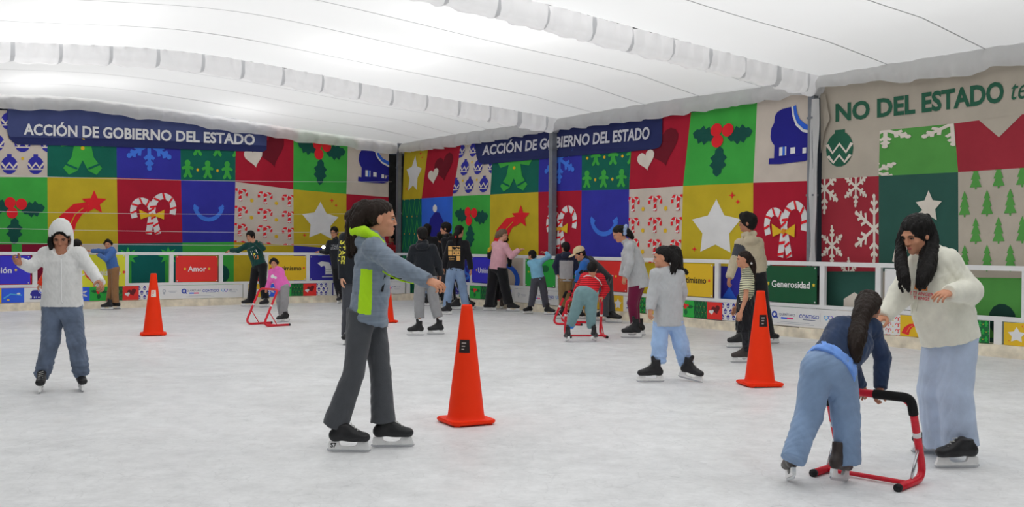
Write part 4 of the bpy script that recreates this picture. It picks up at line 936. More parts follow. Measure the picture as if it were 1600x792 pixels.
grey_l = cloth('light_grey_sweat_cloth', 172, 174, 176, .62); skyb = cloth('sky_blue_twill', 150, 178, 216, .62); burg = cloth('burgundy_leggings', 104, 26, 58, .6); beige_c = cloth('beige_hoodie_cloth', 176, 164, 140, .6); dkgrey = cloth('dark_grey_cloth', 62, 64, 70, .58)
pinkw = cloth('dusty_pink_wool', 206, 156, 166, .6); pinkh = cloth('bright_pink_fleece', 222, 100, 172, .6); greens = cloth('dark_green_sweatshirt', 22, 62, 58, .55); bluek = cloth('blue_hoodie_cloth', 64, 100, 160, .58); brownp = cloth('brown_trousers', 134, 98, 66, .58); redo = cloth('orange_red_jacket', 224, 56, 30, .6)
lblue = cloth('light_blue_shirt', 118, 170, 196, .6); dgtrou = cloth('slate_trousers', 66, 66, 74, .58); khaki = cloth('khaki_trousers', 120, 96, 62, .58); greyv = cloth('grey_vest_cloth', 150, 148, 150, .6); navyc = cloth('navy_sleeve_cloth', 30, 34, 52, .55); royal = cloth('royal_blue_sleeve', 40, 90, 160, .58)
teal = cloth('grey_teal_sweatpants', 112, 142, 146, .6); redc = stripes('red_striped_knit', C(184, 34, 42, .58), C(110, 18, 26, .58), .026, .68); blkstr = stripes('black_cream_stripes', C(206, 192, 164, .6), C(46, 42, 40, .6), .021, .5)
capm = cloth('beige_cap_cloth', 196, 176, 140, .6); bluecap = cloth('bright_blue_knit', 40, 120, 220, .6); gold_ink = mat('gold_foil', C(206, 160, 92, .7), .4, .5); yel_ink = mat('yellow_ink', C(222, 186, 70, .6), .6); grey_ink = mat('grey_ink', C(140, 142, 146, .6), .7); white_ink = mat('white_ink', C(214, 214, 210, .6), .7); red_ink = mat('red_ink', C(206, 74, 84, .62), .7); org_ink = mat('brown_orange_ink', C(196, 116, 58, .6), .7); yellow_t = cloth('yellow_trousers', 196, 158, 40, .6)
glass_f = mat('black_spectacle_frame', (.02, .018, .018), .35, .5); bandana = stripes('blue_bow_fabric', C(60, 110, 170, .6), C(200, 210, 220, .6), .012, .6, 0); skyshirt = cloth('cornflower_shirt', 104, 144, 214, .6); blackleg = cloth('black_patterned_leggings', 34, 34, 38, .55, var=.8, vs=40); zipm = mat('white_zip', C(216, 216, 216, .6), .4); redtie = mat('red_hair_tie', C(180, 40, 40), .6)

def hood_back(rr=.085, mode='down', col=0):
    """a hood lying on the shoulders behind the neck"""
    def op(G, P, hp, up, lat, fw, shm, hpm, hs, HM, nb):
        c = shm+up*.035-fw*.085; G.ell(c, np.array([lat, fw, up]), np.array([.110, .052, .062])*hs, .03); G.cap(nb+lat*.07*hs+fw*.01, nb-fw*.05*hs+lat*.05*hs, .034*hs, .04*hs, .03); G.cap(nb-lat*.07*hs+fw*.01, nb-fw*.05*hs-lat*.05*hs, .034*hs, .04*hs, .03)
    return op
def hood_up(G, P, hp, up, lat, fw, shm, hpm, hs, HM, nb):
    G.ell(hp(0, -.022, .040), HM, np.array([.106, .122, .112])*hs, .03).ell(hp(0, -.06, .095), HM, np.array([.06, .075, .065])*hs, .05).ell(hp(0, -.030, -.050), HM, np.array([.108, .098, .110])*hs, .04); G.cap(hp(0, -.02, -.09), nb, .088*hs, .088*hs, .04)
    G.ell(hp(0, .118, -.012), HM, np.array([.082, .088, .116])*hs, .010, -1); G.ell(hp(0, .03, -.005), HM, np.array([.090, .085, .110])*hs, .010, -1)
def bun(G, *a): pass
def glasses(e, base, P, K):
    hp, hs = K['hp'], K['hs']
    q = MB()
    for sx in (.031, -.031): q.tube([hp(sx+.021*math.cos(t), .097-.006*abs(math.cos(t)), .005+.017*math.sin(t)) for t in np.linspace(0, 2*math.pi, 15)], .0024*hs, glass_f, 6, False)
    q.tube([hp(-.010, .097, .008), hp(.010, .097, .008)], .0024*hs, glass_f, 6)
    for sx in (1, -1): q.tube([hp(.052*sx, .093, .009), hp(.072*sx, .05, .008), hp(.078*sx, -.01, .004)], .0026*hs, glass_f, 6)
    q.build('glasses', e, base)
def zipper(pts, Y0, e, base, VQ, m_=zipm):
    V, Q = VQ; bv = BVHTree.FromPolygons([tuple(v) for v in V], [tuple(map(int, q)) for q in Q]); out = []
    for x, y in pts:
        d = nrmz(ray(x, y)); h = bv.ray_cast(Vector(EYE), Vector(d))
        if h[0] is not None: out.append(np.array(h[0])-d*.002)
    if len(out) > 1: q = MB(); q.tube(out, .006, m_, 6); q.build('zip', e, base)
BLK = dict(mat=hair_bk, style='short'); GK = 'skaters on the ice'
def S_(x, y, h, t=0, **k): return (x, y, h, t, k)
LOW = dict(top=.185, cuff=.046)

# 1 woman in the white hood
def x1(e, base, P, K):
    zipper([(95.5+.04*i, 398+i*8) for i in range(10)]+[(98, 474)], K['Y0'], e, base, K['top'])
    decalz = [([( -.004, -.02), (.004, -.02), (.004, .02), (-.004, .02)], [(0, 1, 2, 3)], zipm)]; decal(e, K['top'], base, decalz, 97, 398, 167, 'zip_pull')
person('woman in white hooded knit jacket and washed jeans skating with arms held out', (95, 611),
  dict(head=(95, 371), neck=(96, 392), shL=(124, 397), shR=(72, 397), elL=(144, 424, -.04), elR=(48, 417, -.06), wrL=(156, 441, -.20), wrR=(34, 411, -.22), haL=(160.5, 449, -.27), haR=(24, 408, -.28), hipL=(111, 482), hipR=(83, 482), knL=(119, 533, -.06), knR=(79, 534, -.04), anL=(126, 578, .03), anR=(67, 582, .05)),
  [S_(64.5, 612, -70, 0, L=.27, **LOW), S_(126.5, 610, -60, 0, L=.27, **LOW)], dict(dir=(-72, 24), s=1.0, open=0),
  dict(mat=white_knit, name='hooded_jacket', w=(.188, .172, .168, .165, .12), dp=(.148, .135, .130, .118, .08), hem=.02, sl=(.060, .054, .046), ops=(hood_up,), fold=.003, fl=.08, r=1.0, band=white_knit),
  dict(mat=denim_w, name='jeans', r=(.100, .080, .066), hw=.175, ext=.045, fold=.006, bunch=(.04, .10, .15)), dict(mat=hair_bk, style='long', tails=[[(82, 362, -.04, .012), (78.5, 376, -.05, .020), (80, 389, -.07, .014)]], vol=.96), skin_b, near=True,
  hands=dict(L=dict(c=.8), R=dict(c=.9)), extra=x1)
# 2 skater in orange red behind her
person('skater in orange red jacket mostly hidden behind the woman in the white hood', (106, 502),
  dict(head=(121, 384), neck=(116, 393), shL=(92, 402), shR=(128, 401), elL=(74, 424), elR=(139, 429), wrL=(63, 443, .02), wrR=(151, 441, -.02), haL=(60, 448, .02), haR=(155, 445, -.02), hipL=(98, 446), hipR=(114, 446), knL=(97, 470), knR=(115, 470), anL=(97, 488), anR=(114, 488)),
  [S_(97, 502, 95, 0, L=.26), S_(114, 502, 85, 0, L=.26)], dict(dir=(80, 5), s=.95), dict(mat=redo, name='jacket', sl=(.066, .06, .056)), dict(mat=dkgrey), dict(mat=hair_bk, style='short'), skin_a, face=False, hands=dict(L=dict(), R=dict()), size=.93)
# 3 child in the blue hoodie
person('child in blue hoodie and brown trousers resting both arms on the left barrier', (174, 483.6),
  dict(head=(168.6, 382.5), neck=(171.5, 389.5), shR=(162.5, 394, .06), shL=(177, 393, -.10), elR=(154, 392, .10), elL=(165.5, 405, -.22), wrR=(144, 392, .12), wrL=(155, 398.5, -.05), haR=(138, 391, .13), haL=(152, 396, .02), hipR=(175, 421, .06), hipL=(180, 421, -.06), knR=(174, 445, .04), knL=(179.5, 446, -.03), anR=(171.5, 468, .05), anL=(180, 469, -.04)),
  [S_(168, 484.4, 190, 0, L=.24), S_(180, 483, 175, 0, L=.24)], dict(dir=(-78, 4), s=.93), dict(mat=bluek, name='hoodie', w=(.15, .14, .145, .15, .10), ops=(hood_back(),), hem=-.02), dict(mat=brownp, r=(.095, .078, .082), ext=.05), dict(mat=hair_bk, style='tied', vol=1.07, blobs=((0, .03, .108, .05), (.07, -.03, .03, .045), (-.07, -.03, .03, .045))), skin_a, hands=dict(R=dict(c=.3, n=-ZU), L=dict(c=.6, n=-ZU)), size=.88)
# 4 boy in the dark green sweatshirt
def x4(e, base, P, K):
    decal(e, K['top'], base, [pshape([(-.10, .12), (.0, .17), (.06, .10), (.10, .02), (.05, -.05), (-.04, -.02), (-.06, .05)], white_ink), pshape([(.0, -.02), (.10, -.02), (.11, -.11), (.03, -.12)], org_ink), pshape(star(.02, .0, .03, .5), yel_ink)], 396, 397, 71, 'print')
person('boy in dark green sweatshirt and black trousers holding the left barrier at arm length', (402, 479),
  dict(head=(391, 370), neck=(394, 378), shR=(385.5, 384, .05), shL=(405, 382, -.02), elR=(372, 391, .02), elL=(411, 388, -.22), wrR=(361, 391, .08), wrL=(399, 377.5, -.36), haR=(352, 394, .10), haL=(392, 376, -.38), hipR=(400, 416, .04), hipL=(411, 415, -.04), knR=(396, 441, .02), knL=(410.5, 440, -.06), anR=(393, 465, .03), anL=(414, 462, -.02)),
  [S_(388, 478.8, 188, 0, L=.27, **LOW), S_(413.5, 480, -120, 0, L=.27, **LOW)], dict(dir=(-108, 8), s=1.0), dict(mat=greens, fold=.006, w=(.16, .15, .16, .165, .11), hem=-.02), dict(mat=black_c, r=(.098, .08, .088), ext=.06), dict(mat=hair_bk, style='short', vol=1.05), skin_a, hands=dict(R=dict(c=.25, n=-ZU), L=dict(c=.8)), extra=x4)
# 5 girl in pink
def x5(e, base, P, K): decal(e, K['top'], base, [pshape(circ(0, 0, .035, 10), white_ink), pshape(circ(.05, -.02, .025, 8), white_ink)], 426, 432, 88, 'print')
person('small smiling girl in bright pink hoodie and grey sweatpants pushing a skating aid', (441, 503),
  dict(head=(428, 412), neck=(431.5, 420), shR=(424.5, 425, .02), shL=(438, 423, .04), elR=(422, 438, -.02), elL=(440, 439, .0), wrR=(417.5, 450, -.02), wrL=(436, 451, -.06), haR=(415, 453.5, -.02), haL=(433, 453.5, -.08), hipR=(440, 449, .05), hipL=(445, 449, -.05), knR=(438, 470, .05), knL=(445, 471, -.06), anR=(440, 487, .10), anL=(443, 489, -.03)),
  [S_(442.5, 503.5, 195, 4, L=.21), S_(444, 501.5, 190, 4, L=.21)], dict(dir=(-84, 4), s=.95), dict(mat=pinkh, name='hoodie', ops=(hood_back(),), w=(.19, .175, .165, .165, .11), dp=(.15, .145, .13, .12, .08), sl=(.068, .064, .058), hem=-.05), dict(mat=grey_m, r=(.115, .095, .085)), dict(mat=hair_bk, style='tied', vol=1.12, blobs=((.078, -.03, .03, .05), (-.078, -.03, .03, .05), (0, .03, .112, .05), (.05, .03, .095, .04), (-.05, .03, .095, .04))), skin_a, hands=dict(R=dict(c=.9, n=-ZU), L=dict(c=.9, n=-ZU)), size=.72, extra=x5)
# 6 man with glasses and a phone lamp
def x6(e, base, P, K):
    glasses(e, base, P, K); decal(e, K['top'], base, [ptext('VILLS', .05, grey_ink, .02), ptext('STATE', .05, grey_ink, .02, 0, -.065)], 523, 384, 64, 'lettering')
person('man in black sweatshirt and glasses leaning on the left barrier', (533, 473.5),
  dict(head=(522, 363), neck=(524, 372.5), shR=(514.5, 380, .05), shL=(534, 377, -.02), elR=(510, 394, -.02), elL=(540, 396, .0), wrR=(501, 393, .05), wrL=(540, 412, -.05), haR=(494, 393, .08), haL=(540, 420, -.05), hipR=(525, 415, .03), hipL=(533, 414, -.03), knR=(526, 440), knL=(534, 440), anR=(531, 461), anL=(537, 460)),
  [S_(530, 474, -95, 0), S_(536.5, 473, -80, 0)], dict(dir=(-100, 8), s=1.05), dict(mat=black_s, w=(.18, .17, .18, .18, .12)), dict(mat=black_c), dict(mat=hair_bk, style='short'), skin_a, hands=dict(R=dict(c=.4, n=-ZU)), extra=x6)
# 7 tall boy half hidden by the main girl's hair
def x7(e, base, P, K): decal(e, K['top'], base, [ptext('STAFF', .085, yel_ink, .03)], 535, 394, 112, 'lettering', rot=math.radians(-95))
person('tall boy with yellow sleeve lettering half hidden behind the girl in blue grey', (551, 537.5),
  dict(head=(549, 344), neck=(551, 358), shR=(537.5, 371, -.02), shL=(568, 371, .04), elR=(534, 404, -.02), elL=(574, 402, .03), wrR=(534, 434, -.08), wrL=(574, 432), haR=(534, 446, -.10), haL=(574, 443), hipR=(545, 437), hipL=(562, 437), knR=(544, 481, -.04), knL=(562, 481), anR=(543, 518), anL=(561, 518)),
  [S_(542.5, 538, -100, 0, L=.29), S_(562, 537, -80, 0, L=.29)], dict(dir=(-80, -4), s=1.06), dict(mat=black_s, w=(.17, .155, .165, .17, .12)), dict(mat=dkgrey, r=(.10, .082, .085), ext=.05), dict(mat=hair_br, style='short', vol=1.06), skin_c, hands=dict(R=dict(c=.4)), extra=x7)
# 8 girl in the blue grey jacket, nearest skater left of centre
def lime_panel(u, f, h, X, P):
    return ((u > .02) & (np.abs(f+.006+.035*(h-.4)) < .046-.018*np.clip(h-.3, 0, 1)) & (h > .10) & (h < .66) & (np.linalg.norm(X-np.array([X[:, 0], np.full(len(X), P['shR'][1]), X[:, 2]]).T, axis=1) < .35)).astype(int)
def lime_collar(e, base, P, K):
    q = Field(.006, .003, .06); nb = P['neck']; up, lat, fw = K['up'], K['lat'], K['fw']
    q.chain([nb+lat*.05-up*.045+fw*.075, nb+lat*.088+fw*.02-up*.01, nb+lat*.092-fw*.05+up*.02, nb+lat*.06-fw*.115+up*.02, nb-lat*.03-fw*.13+up*.015, nb-lat*.08-fw*.03], [.022, .030, .034, .034, .030, .02], .02)
    np_mesh('hood_lining', [q.mesh()], [lime], e, base)
    V, Q = K['top']; bv = BVHTree.FromPolygons([tuple(v) for v in V], [tuple(map(int, z)) for z in Q]); out = []
    for x, y in ((598, 424), (606, 429), (616, 434), (626, 438), (636, 440.5), (646, 442)):
        c = np.array(P['elR']); d = nrmz(ray(x, y)); h = bv.ray_cast(Vector(EYE), Vector(d)); p = np.array(h[0]) if h[0] is not None else EYE+d*np.linalg.norm(np.array(P['elR'])-EYE); out.append(p-d*.004)
    q = MB(); q.tube(out, .0055, lime, 6); q.build('piping', e, base)
    # pocket opening
    decal(e, K['top'], base, [pshape([(-.012, -.06), (.004, -.06), (.022, .05), (.012, .06)], black_c)], 598, 442, 228, 'pocket')
person('girl in blue grey and lime hooded jacket gliding past the nearest orange cone', (575, 702),
  dict(head=(595.5, 343), neck=(582, 368), shR=(583, 388, -.16), shL=(586, 384, .17), elR=(621, 416, -.36), elL=(588, 428, .28), wrR=(667, 438, -.46), wrL=(596, 458, .22), haR=(690, 445.5, -.50), haL=(598, 468, .2), hipR=(565, 487, -.065), hipL=(580, 489, .065), knR=(553, 582, -.10), knL=(595, 583, .10), anR=(527, 655, -.05), anL=(598.5, 650, .09)),
  [S_(542.5, 706, -2, 0, L=.272, emb='S7', **LOW), S_(611, 698.5, 6, 0, L=.272, **LOW)], dict(dir=(8, 2), s=1.03),
  dict(mat=[bluegrey, lime], name='hooded_jacket', w=(.168, .158, .152, .155, .12), dp=(.134, .124, .124, .120, .09), hem=-.055, sl=(.066, .060, .046), fold=.006, fl=.12, sh=(.02, .015, .01, .0, 0), ops=(hood_back(),), facefn=lime_panel, slant=-.20),
  dict(mat=charcoal, r=(.098, .070, .086), ext=.04, hw=.145, hd=.115, fold=.004, fl=.16), dict(mat=hair_br, style='tied', noise=.006, tails=[[(577, 325, 0, .045), (564, 331, .0, .058), (556, 350, .02, .064), (551, 372, .03, .046), (545, 397, .03, .016)], [(571, 322, -.03, .04), (560, 345, -.05, .05), (556, 376, -.05, .026), (552, 392, -.05, .01)], [(570, 330, .05, .045), (561, 352, .08, .05), (556, 378, .08, .02)]]), skin_a, near=True,
  hands=dict(R=dict(c=.75, n=(0, .5, -.9), s=.98), L=dict(c=.5)), extra=lime_collar, torso=dict(w=1., d=1.))
# 9 boy in black hoodie and grey sweatpants, back view
person('boy seen from behind in black hoodie and grey sweatpants right of the corner', (667, 522.5),
  dict(head=(659, 367), neck=(660, 379), shL=(646.5, 389), shR=(676, 388), elL=(640, 408), elR=(685, 410), wrL=(638, 424, .1), wrR=(688, 428, .1), haL=(638, 432, .12), haR=(688, 436, .12), hipL=(658, 432), hipR=(673, 432), knL=(655, 465, .04), knR=(677, 466, .04), anL=(655.5, 495), anR=(684, 494)),
  [S_(650.5, 524, 185, 0, L=.25), S_(682, 522.5, 190, 0, L=.25)], dict(dir=(120, 5), s=.98), dict(mat=black_s, name='hoodie', w=(.165, .16, .165, .165, .11), ops=(hood_back(),), sl=(.066, .062, .055)), dict(mat=grey_m, r=(.098, .088, .078), ext=.02), dict(mat=hair_bk, style='short', vol=1.05), skin_a, hands=dict(L=dict(), R=dict()), face=False, size=.95)
# 10-12 the dark group
person('long dark haired skater in black beyond the boy in grey sweatpants', (671, 477.5),
  dict(head=(667.5, 359), neck=(668, 368), shL=(658, 375), shR=(680, 374), elL=(655, 393), elR=(683, 393), wrL=(657, 409), wrR=(682, 409), haL=(658, 414), haR=(682, 414), hipL=(664, 416), hipR=(675, 416), knL=(664, 442), knR=(674, 442), anL=(665, 464), anR=(674, 464)),
  [S_(665, 478, 170, 0), S_(674, 477, 10, 0)], dict(dir=(95, 5), s=1.0), dict(mat=black_c, name='jacket', w=(.17, .16, .17, .17, .12)), dict(mat=denim_l, name='jeans', ext=.03), dict(mat=hair_bk, style='long', vol=1.08), skin_a, face=False)
person('dark haired skater in grey trousers amid the group in black', (688, 474),
  dict(head=(688.5, 371), neck=(688, 380), shL=(680, 386), shR=(697, 386), elL=(678, 402), elR=(699, 402), wrL=(680, 416), wrR=(698, 416), haL=(681, 420), haR=(698, 420), hipL=(684, 420), hipR=(692, 420), knL=(684, 443), knR=(692, 443), anL=(684, 461), anR=(692, 461)),
  [S_(684, 474.5, 90, 0), S_(692, 474, 80, 0)], dict(dir=(100, 5), s=1.0), dict(mat=black_c, name='jacket'), dict(mat=dkgrey), dict(mat=hair_bk, style='short', vol=1.1), skin_a, face=False)
def x11(e, base, P, K):
    for sd in 'LR':
        kn, an = P['kn'+sd], P['an'+sd]; q = MB()
        for dx in (-.03, .0, .03): q.add([kn+np.array([dx-.008, -.095, 0]), kn+np.array([dx+.008, -.095, 0]), an+np.array([dx+.008, -.09, 0]), an+np.array([dx-.008, -.09, 0])], [(0, 1, 2, 3)], white_ink)
        q.build('white_side_stripe', e, base)
person('young man in striped track trousers looking left beside the holly square', (708, 483),
  dict(head=(695.5, 357.5), neck=(699, 368), shL=(694, 376, -.12), shR=(712, 376, .10), elL=(696, 396, -.12), elR=(716, 396, .1), wrL=(694, 414, -.16), wrR=(717, 413), haL=(692, 420, -.17), haR=(717, 418), hipL=(701, 420, -.06), hipR=(714, 420, .06), knL=(705, 447, -.06), knR=(720, 447, .05), anL=(706, 468, -.05), anR=(728, 468, .05)),
  [S_(711, 484, 175, 0), S_(732, 481, 0, 0)], dict(dir=(180, 3), s=1.05), dict(mat=black_c, name='jacket', w=(.18, .17, .18, .18, .12), ops=(hood_back(),)), dict(mat=black_c, r=(.10, .088, .084), ext=.05), dict(mat=hair_bk, style='short', vol=1.1), skin_a, hands=dict(L=dict()), extra=x11)
def x12(e, base, P, K):
    sh = [pshape(rect(-.12+.085*i, .02-.10*j, -.045+.085*i, .11-.10*j), gold_ink) for i in range(3) for j in range(2)]+[pshape(rect(.05, -.19, .125, -.09), gold_ink)]+[pshape(circ(-.082+.085*i, .065-.10*j, .018, 8), black_c) for i in range(3) for j in range(2)]+[ptext('SENIOR', .025, gold_ink, .01, -.05, -.12), ptext('CLASS', .025, gold_ink, .01, -.05, -.16)]
    decal(e, K['top'], base, sh, 709.5, 393, 76, 'print', lift=.006)
person('girl seen from behind in black hoodie with gold print and light blue jeans', (714, 489),
  dict(head=(718.5, 362), neck=(717.5, 373), shL=(704, 381), shR=(728, 381), elL=(697, 401), elR=(733, 402), wrL=(692.5, 418, -.02), wrR=(735.5, 420, -.02), haL=(691.5, 425, -.03), haR=(736.5, 427, -.03), hipL=(705.5, 421), hipR=(717.5, 421), knL=(701.5, 450), knR=(722.5, 449, .05), anL=(698, 478), anR=(727, 473, .08)),
  [S_(697, 491.5, 175, 0, L=.26), S_(731, 484, 20, 0, L=.26)], dict(dir=(55, 2), s=1.0), dict(mat=black_c, name='hoodie', w=(.185, .175, .175, .175, .12), sl=(.068, .063, .056), hem=-.02), dict(mat=denim_l, name='jeans', r=(.105, .086, .078), ext=.04), dict(mat=hair_bk, style='tied', vol=1.04, tails=[[(716, 360, -.08, .05), (712, 368, -.12, .05), (711.5, 381, -.13, .03)]], tie=(712, 370, -.17, .02, redtie)), skin_a, hands=dict(L=dict(), R=dict()), face=False, extra=x12)
# 13-14 woman in pink and the child in front of her
person('woman in dusty pink jumper, black trousers and glasses pointing over the far barrier', (783, 486),
  dict(head=(786.5, 367.5), neck=(782, 378), shR=(789, 385, -.12), shL=(774, 383, .10), elR=(799, 400, -.18), elL=(790, 398, .20), wrR=(810, 391, -.10), wrL=(806, 396, .22), haR=(816, 388.5, -.08), haL=(812, 394, .22), hipR=(783.5, 420, -.08), hipL=(772, 420, .08), knR=(789, 448, -.05), knL=(768, 450, .05), anR=(794, 470, -.04), anL=(765, 472, .04)),
  [S_(801, 486.5, 5, 0, L=.27, **LOW), S_(766, 485.5, 170, 0, L=.27, **LOW)], dict(dir=(12, 10), s=1.02), dict(mat=pinkw, name='jumper', w=(.175, .17, .17, .165, .12), dp=(.165, .16, .15, .13, .09), sl=(.075, .066, .055), collar=1, hem=-.01), dict(mat=black_c, r=(.125, .10, .098), ext=.06, hw=.17, hd=.16), dict(mat=hair_bl, style='tied', tails=[[(779, 364, .0, .05), (776.5, 369, .0, .045)]]), skin_c, hands=dict(R=dict(c=.5, n=-ZU)), extra=glasses)
person('child in black behind the woman in pink, one yellow glove showing on the barrier', (780, 482.5),
  dict(head=(790, 377), neck=(787, 386), shL=(773, 391), shR=(791, 391), elL=(765, 401, .0), elR=(797, 402), wrL=(764, 395, .0), wrR=(796, 416), haL=(764.5, 391, .02), haR=(796, 421), hipL=(776, 425), hipR=(785, 425), knL=(775, 447), knR=(785, 447), anL=(774, 465), anR=(784, 465)),
  [S_(774, 482, 100, 0, L=.24), S_(784, 482.8, 80, 0, L=.24, boot=boot_g)], dict(dir=(60, 5), s=.95), dict(mat=black_c, name='jacket'), dict(mat=black_c), dict(mat=hair_bk, style='short'), yellow_t, face=False, hands=dict(L=dict(c=.5, n=-ZU, s=1.2)), size=.9)
# 15 boy in the light blue shirt
person('small boy in light blue shirt and slate trousers leaning over the far barrier', (841, 491),
  dict(head=(830.5, 399), neck=(834, 406), shL=(828, 411, .02), shR=(844.5, 408.5, -.02), elL=(829, 412, .16), elR=(858, 401, .04), wrL=(836, 400, .14), wrR=(853.5, 395.5, .12), haL=(842, 397, .14), haR=(849, 393.5, .12), hipL=(836, 436), hipR=(846, 436), knL=(833.5, 457), knR=(850, 457), anL=(830, 475), anR=(852.5, 476)),
  [S_(825.5, 490.5, 215, 0, L=.23), S_(858, 491.8, -15, 0, L=.23)], dict(dir=(150, -2), s=.95), dict(mat=lblue, name='shirt', w=(.155, .15, .15, .15, .10), sl=(.06, .056, .05), hem=-.02), dict(mat=dgtrou, r=(.098, .088, .076)), dict(mat=hair_bk, style='short', vol=1.08), skin_a, hands=dict(R=dict(c=.4, n=-ZU)), face=False, size=.83)
# 16 child in the grey hooded vest
person('child in navy sleeved grey hoodie and khaki trousers standing at the far barrier', (884, 497),
  dict(head=(883, 387.5), neck=(884.5, 396), shL=(872.5, 402), shR=(897, 402), elL=(867, 416), elR=(901, 416), wrL=(871, 428, -.02), wrR=(900, 429), haL=(873, 433, -.03), haR=(899, 434), hipL=(879, 435), hipR=(890, 435), knL=(879.5, 460), knR=(888.5, 458), anL=(880, 482), anR=(887, 482)),
  [S_(876.5, 497.5, 200, 0, L=.24), S_(889, 496, 100, 0, L=.24)], dict(dir=(125, 4), s=.95), dict(mat=[greyv, navyc], name='hoodie', ops=(hood_back(),), w=(.165, .16, .165, .165, .11), facefn=lambda u, f, h, X, P: ((np.abs(u) > .148) | (h > .86)).astype(int)), dict(mat=khaki, r=(.105, .095, .085), ext=.03), dict(mat=hair_bk, style='short', vol=1.06), skin_a, hands=dict(L=dict()), face=False, size=.9)
# 17 man in the cap
def x17(e, base, P, K):
    hp, hs, HM = K['hp'], K['hs'], K['HM']; q = Field(.008); q.ell(hp(0, -.015, .052), HM, np.array([.094, .112, .092])*hs, .01).cut(hp(0, 0, .042), -K['hu']+.18*K['hf']); c = np_mesh('cap', [q.mesh()], [capm], e, base)
    q = Field(.007); q.ell(hp(0, .125, .048), HM, np.array([.078, .078, .014])*hs, .01); np_mesh('cap_brim', [q.mesh()], [capm], c, base)
person('man in beige cap and dark top bending over a small child at the far barrier', (951, 504),
  dict(head=(905.5, 397), neck=(915, 404), shL=(912, 413, -.18), shR=(922, 406, .16), elL=(905, 428, -.22), elR=(912, 424, .2), wrL=(901, 440, -.15), wrR=(903, 439, .2), haL=(900, 446, -.12), haR=(900, 444, .2), hipL=(943, 438, -.09), hipR=(948, 436, .09), knL=(944, 465, -.09), knR=(951, 465, .09), anL=(944, 489, -.08), anR=(955, 490, .09)),
  [S_(940, 501, 185, 0, L=.29, **LOW), S_(958, 504, -20, 0, L=.29, **LOW)], dict(dir=(195, 30), s=1.04), dict(mat=[black_s, royal], w=(.16, .165, .175, .175, .12), dp=(.13, .13, .135, .12, .08), facefn=lambda u, f, h, X, P: (np.minimum(np.linalg.norm(X-P['shL'], axis=1), np.linalg.norm(X-P['elL'], axis=1)) < .16).astype(int)*((np.linalg.norm(X-P['shL'], axis=1) < .13) | (h > 1.0) | (f > .13)).astype(int)), dict(mat=dkgrey, r=(.112, .09, .082), ext=.05), dict(mat=hair_bk, style='short', vol=.96), skin_a, hands=dict(L=dict(c=.7), R=dict(c=.7)), extra=x17)
def x26(e, base, P, K):
    hp, hs, HM = K['hp'], K['hs'], K['HM']; q = Field(.008, .002, .02); q.ell(hp(0, -.012, .048), HM, np.array([.095, .112, .095])*hs, .01).cut(hp(0, 0, .0), -K['hu']); np_mesh('knitted_cap', [q.mesh()], [bluecap], e, base)
person('small child in bright blue knitted cap in front of the bending man', (912, 498),
  dict(head=(903, 429), neck=(905, 436), shL=(899, 442, -.05), shR=(912, 441, .08), elL=(897, 452, -.1), elR=(913, 452, .1), wrL=(897, 459, -.16), wrR=(908, 460, .1), haL=(896, 463, -.2), haR=(904, 463, .08), hipL=(905, 464, -.05), hipR=(913, 464, .05), knL=(906, 477, -.04), knR=(915, 477, .04), anL=(907, 488, -.03), anR=(918, 488, .04)),
  [S_(905, 498.5, 185, 0, L=.2), S_(917, 497.5, 175, 0, L=.2)], dict(dir=(190, 5), s=.9), dict(mat=dkgrey, name='jacket', w=(.17, .16, .16, .16, .11)), dict(mat=yellow_t, r=(.105, .09, .08)), dict(mat=hair_bk, style='none'), skin_a, hands=dict(L=dict(c=.8, n=-ZU), R=dict(c=.8, n=-ZU)), size=.68, extra=x26)
# 18 boy in red bent over an aid
def x18(e, base, P, K):
    V, Q = K['top']; bv = BVHTree.FromPolygons([tuple(v) for v in V], [tuple(map(int, z)) for z in Q]); out = []
    for x, y in ((912, 433), (917, 430.5), (923, 430.5), (930, 433), (936, 438), (940, 445)):
        d = nrmz(ray(x, y)); h = bv.ray_cast(Vector(EYE), Vector(d))
        if h[0] is not None: out.append(np.array(h[0])-d*.004)
    if len(out) > 1: q = MB(); q.tube(out, .010, white_ink, 6); q.build('white_shoulder_stripe', e, base)
    q = Field(.008); a, k = P['anL'], P['knL']; q.cap(a-ZU*.04, a+nrmz(k-a)*.06, .052, .055, .01); np_mesh('blue_sock', [q.mesh()], [bluecap], e, base)
person('boy in red striped sweater and grey teal sweatpants, bent forward over his skating aid', (908, 533),
  dict(head=(926, 421), neck=(925.5, 429), shL=(913, 433, .12), shR=(938, 434, .14), elL=(903.5, 449, .22), elR=(947, 452, .16), wrL=(898, 462, .40), wrR=(939.5, 464, .05), haL=(897, 467, .45), haR=(935, 466.5, .0), hipL=(908, 458, -.12), hipR=(924, 460, -.10), knL=(900, 483, -.04), knR=(923, 485, -.06), anL=(892.5, 504), anR=(924, 507)),
  [S_(887, 534.5, 100, 10, L=.23), S_(928, 534, 70, 10, L=.23)], dict(dir=(70, 35), s=.95), dict(mat=redc, name='sweater', w=(.165, .16, .165, .16, .10), dp=(.125, .12, .12, .11, .07), sl=(.062, .06, .052), hem=-.02), dict(mat=teal, r=(.115, .092, .070), hw=.165, hd=.14, fold=.005), dict(mat=hair_bk, style='short', vol=1.08), skin_a, hands=dict(R=dict(c=.8, n=-ZU), L=dict(c=.8, n=-ZU)), face=False, size=.88, extra=x18)
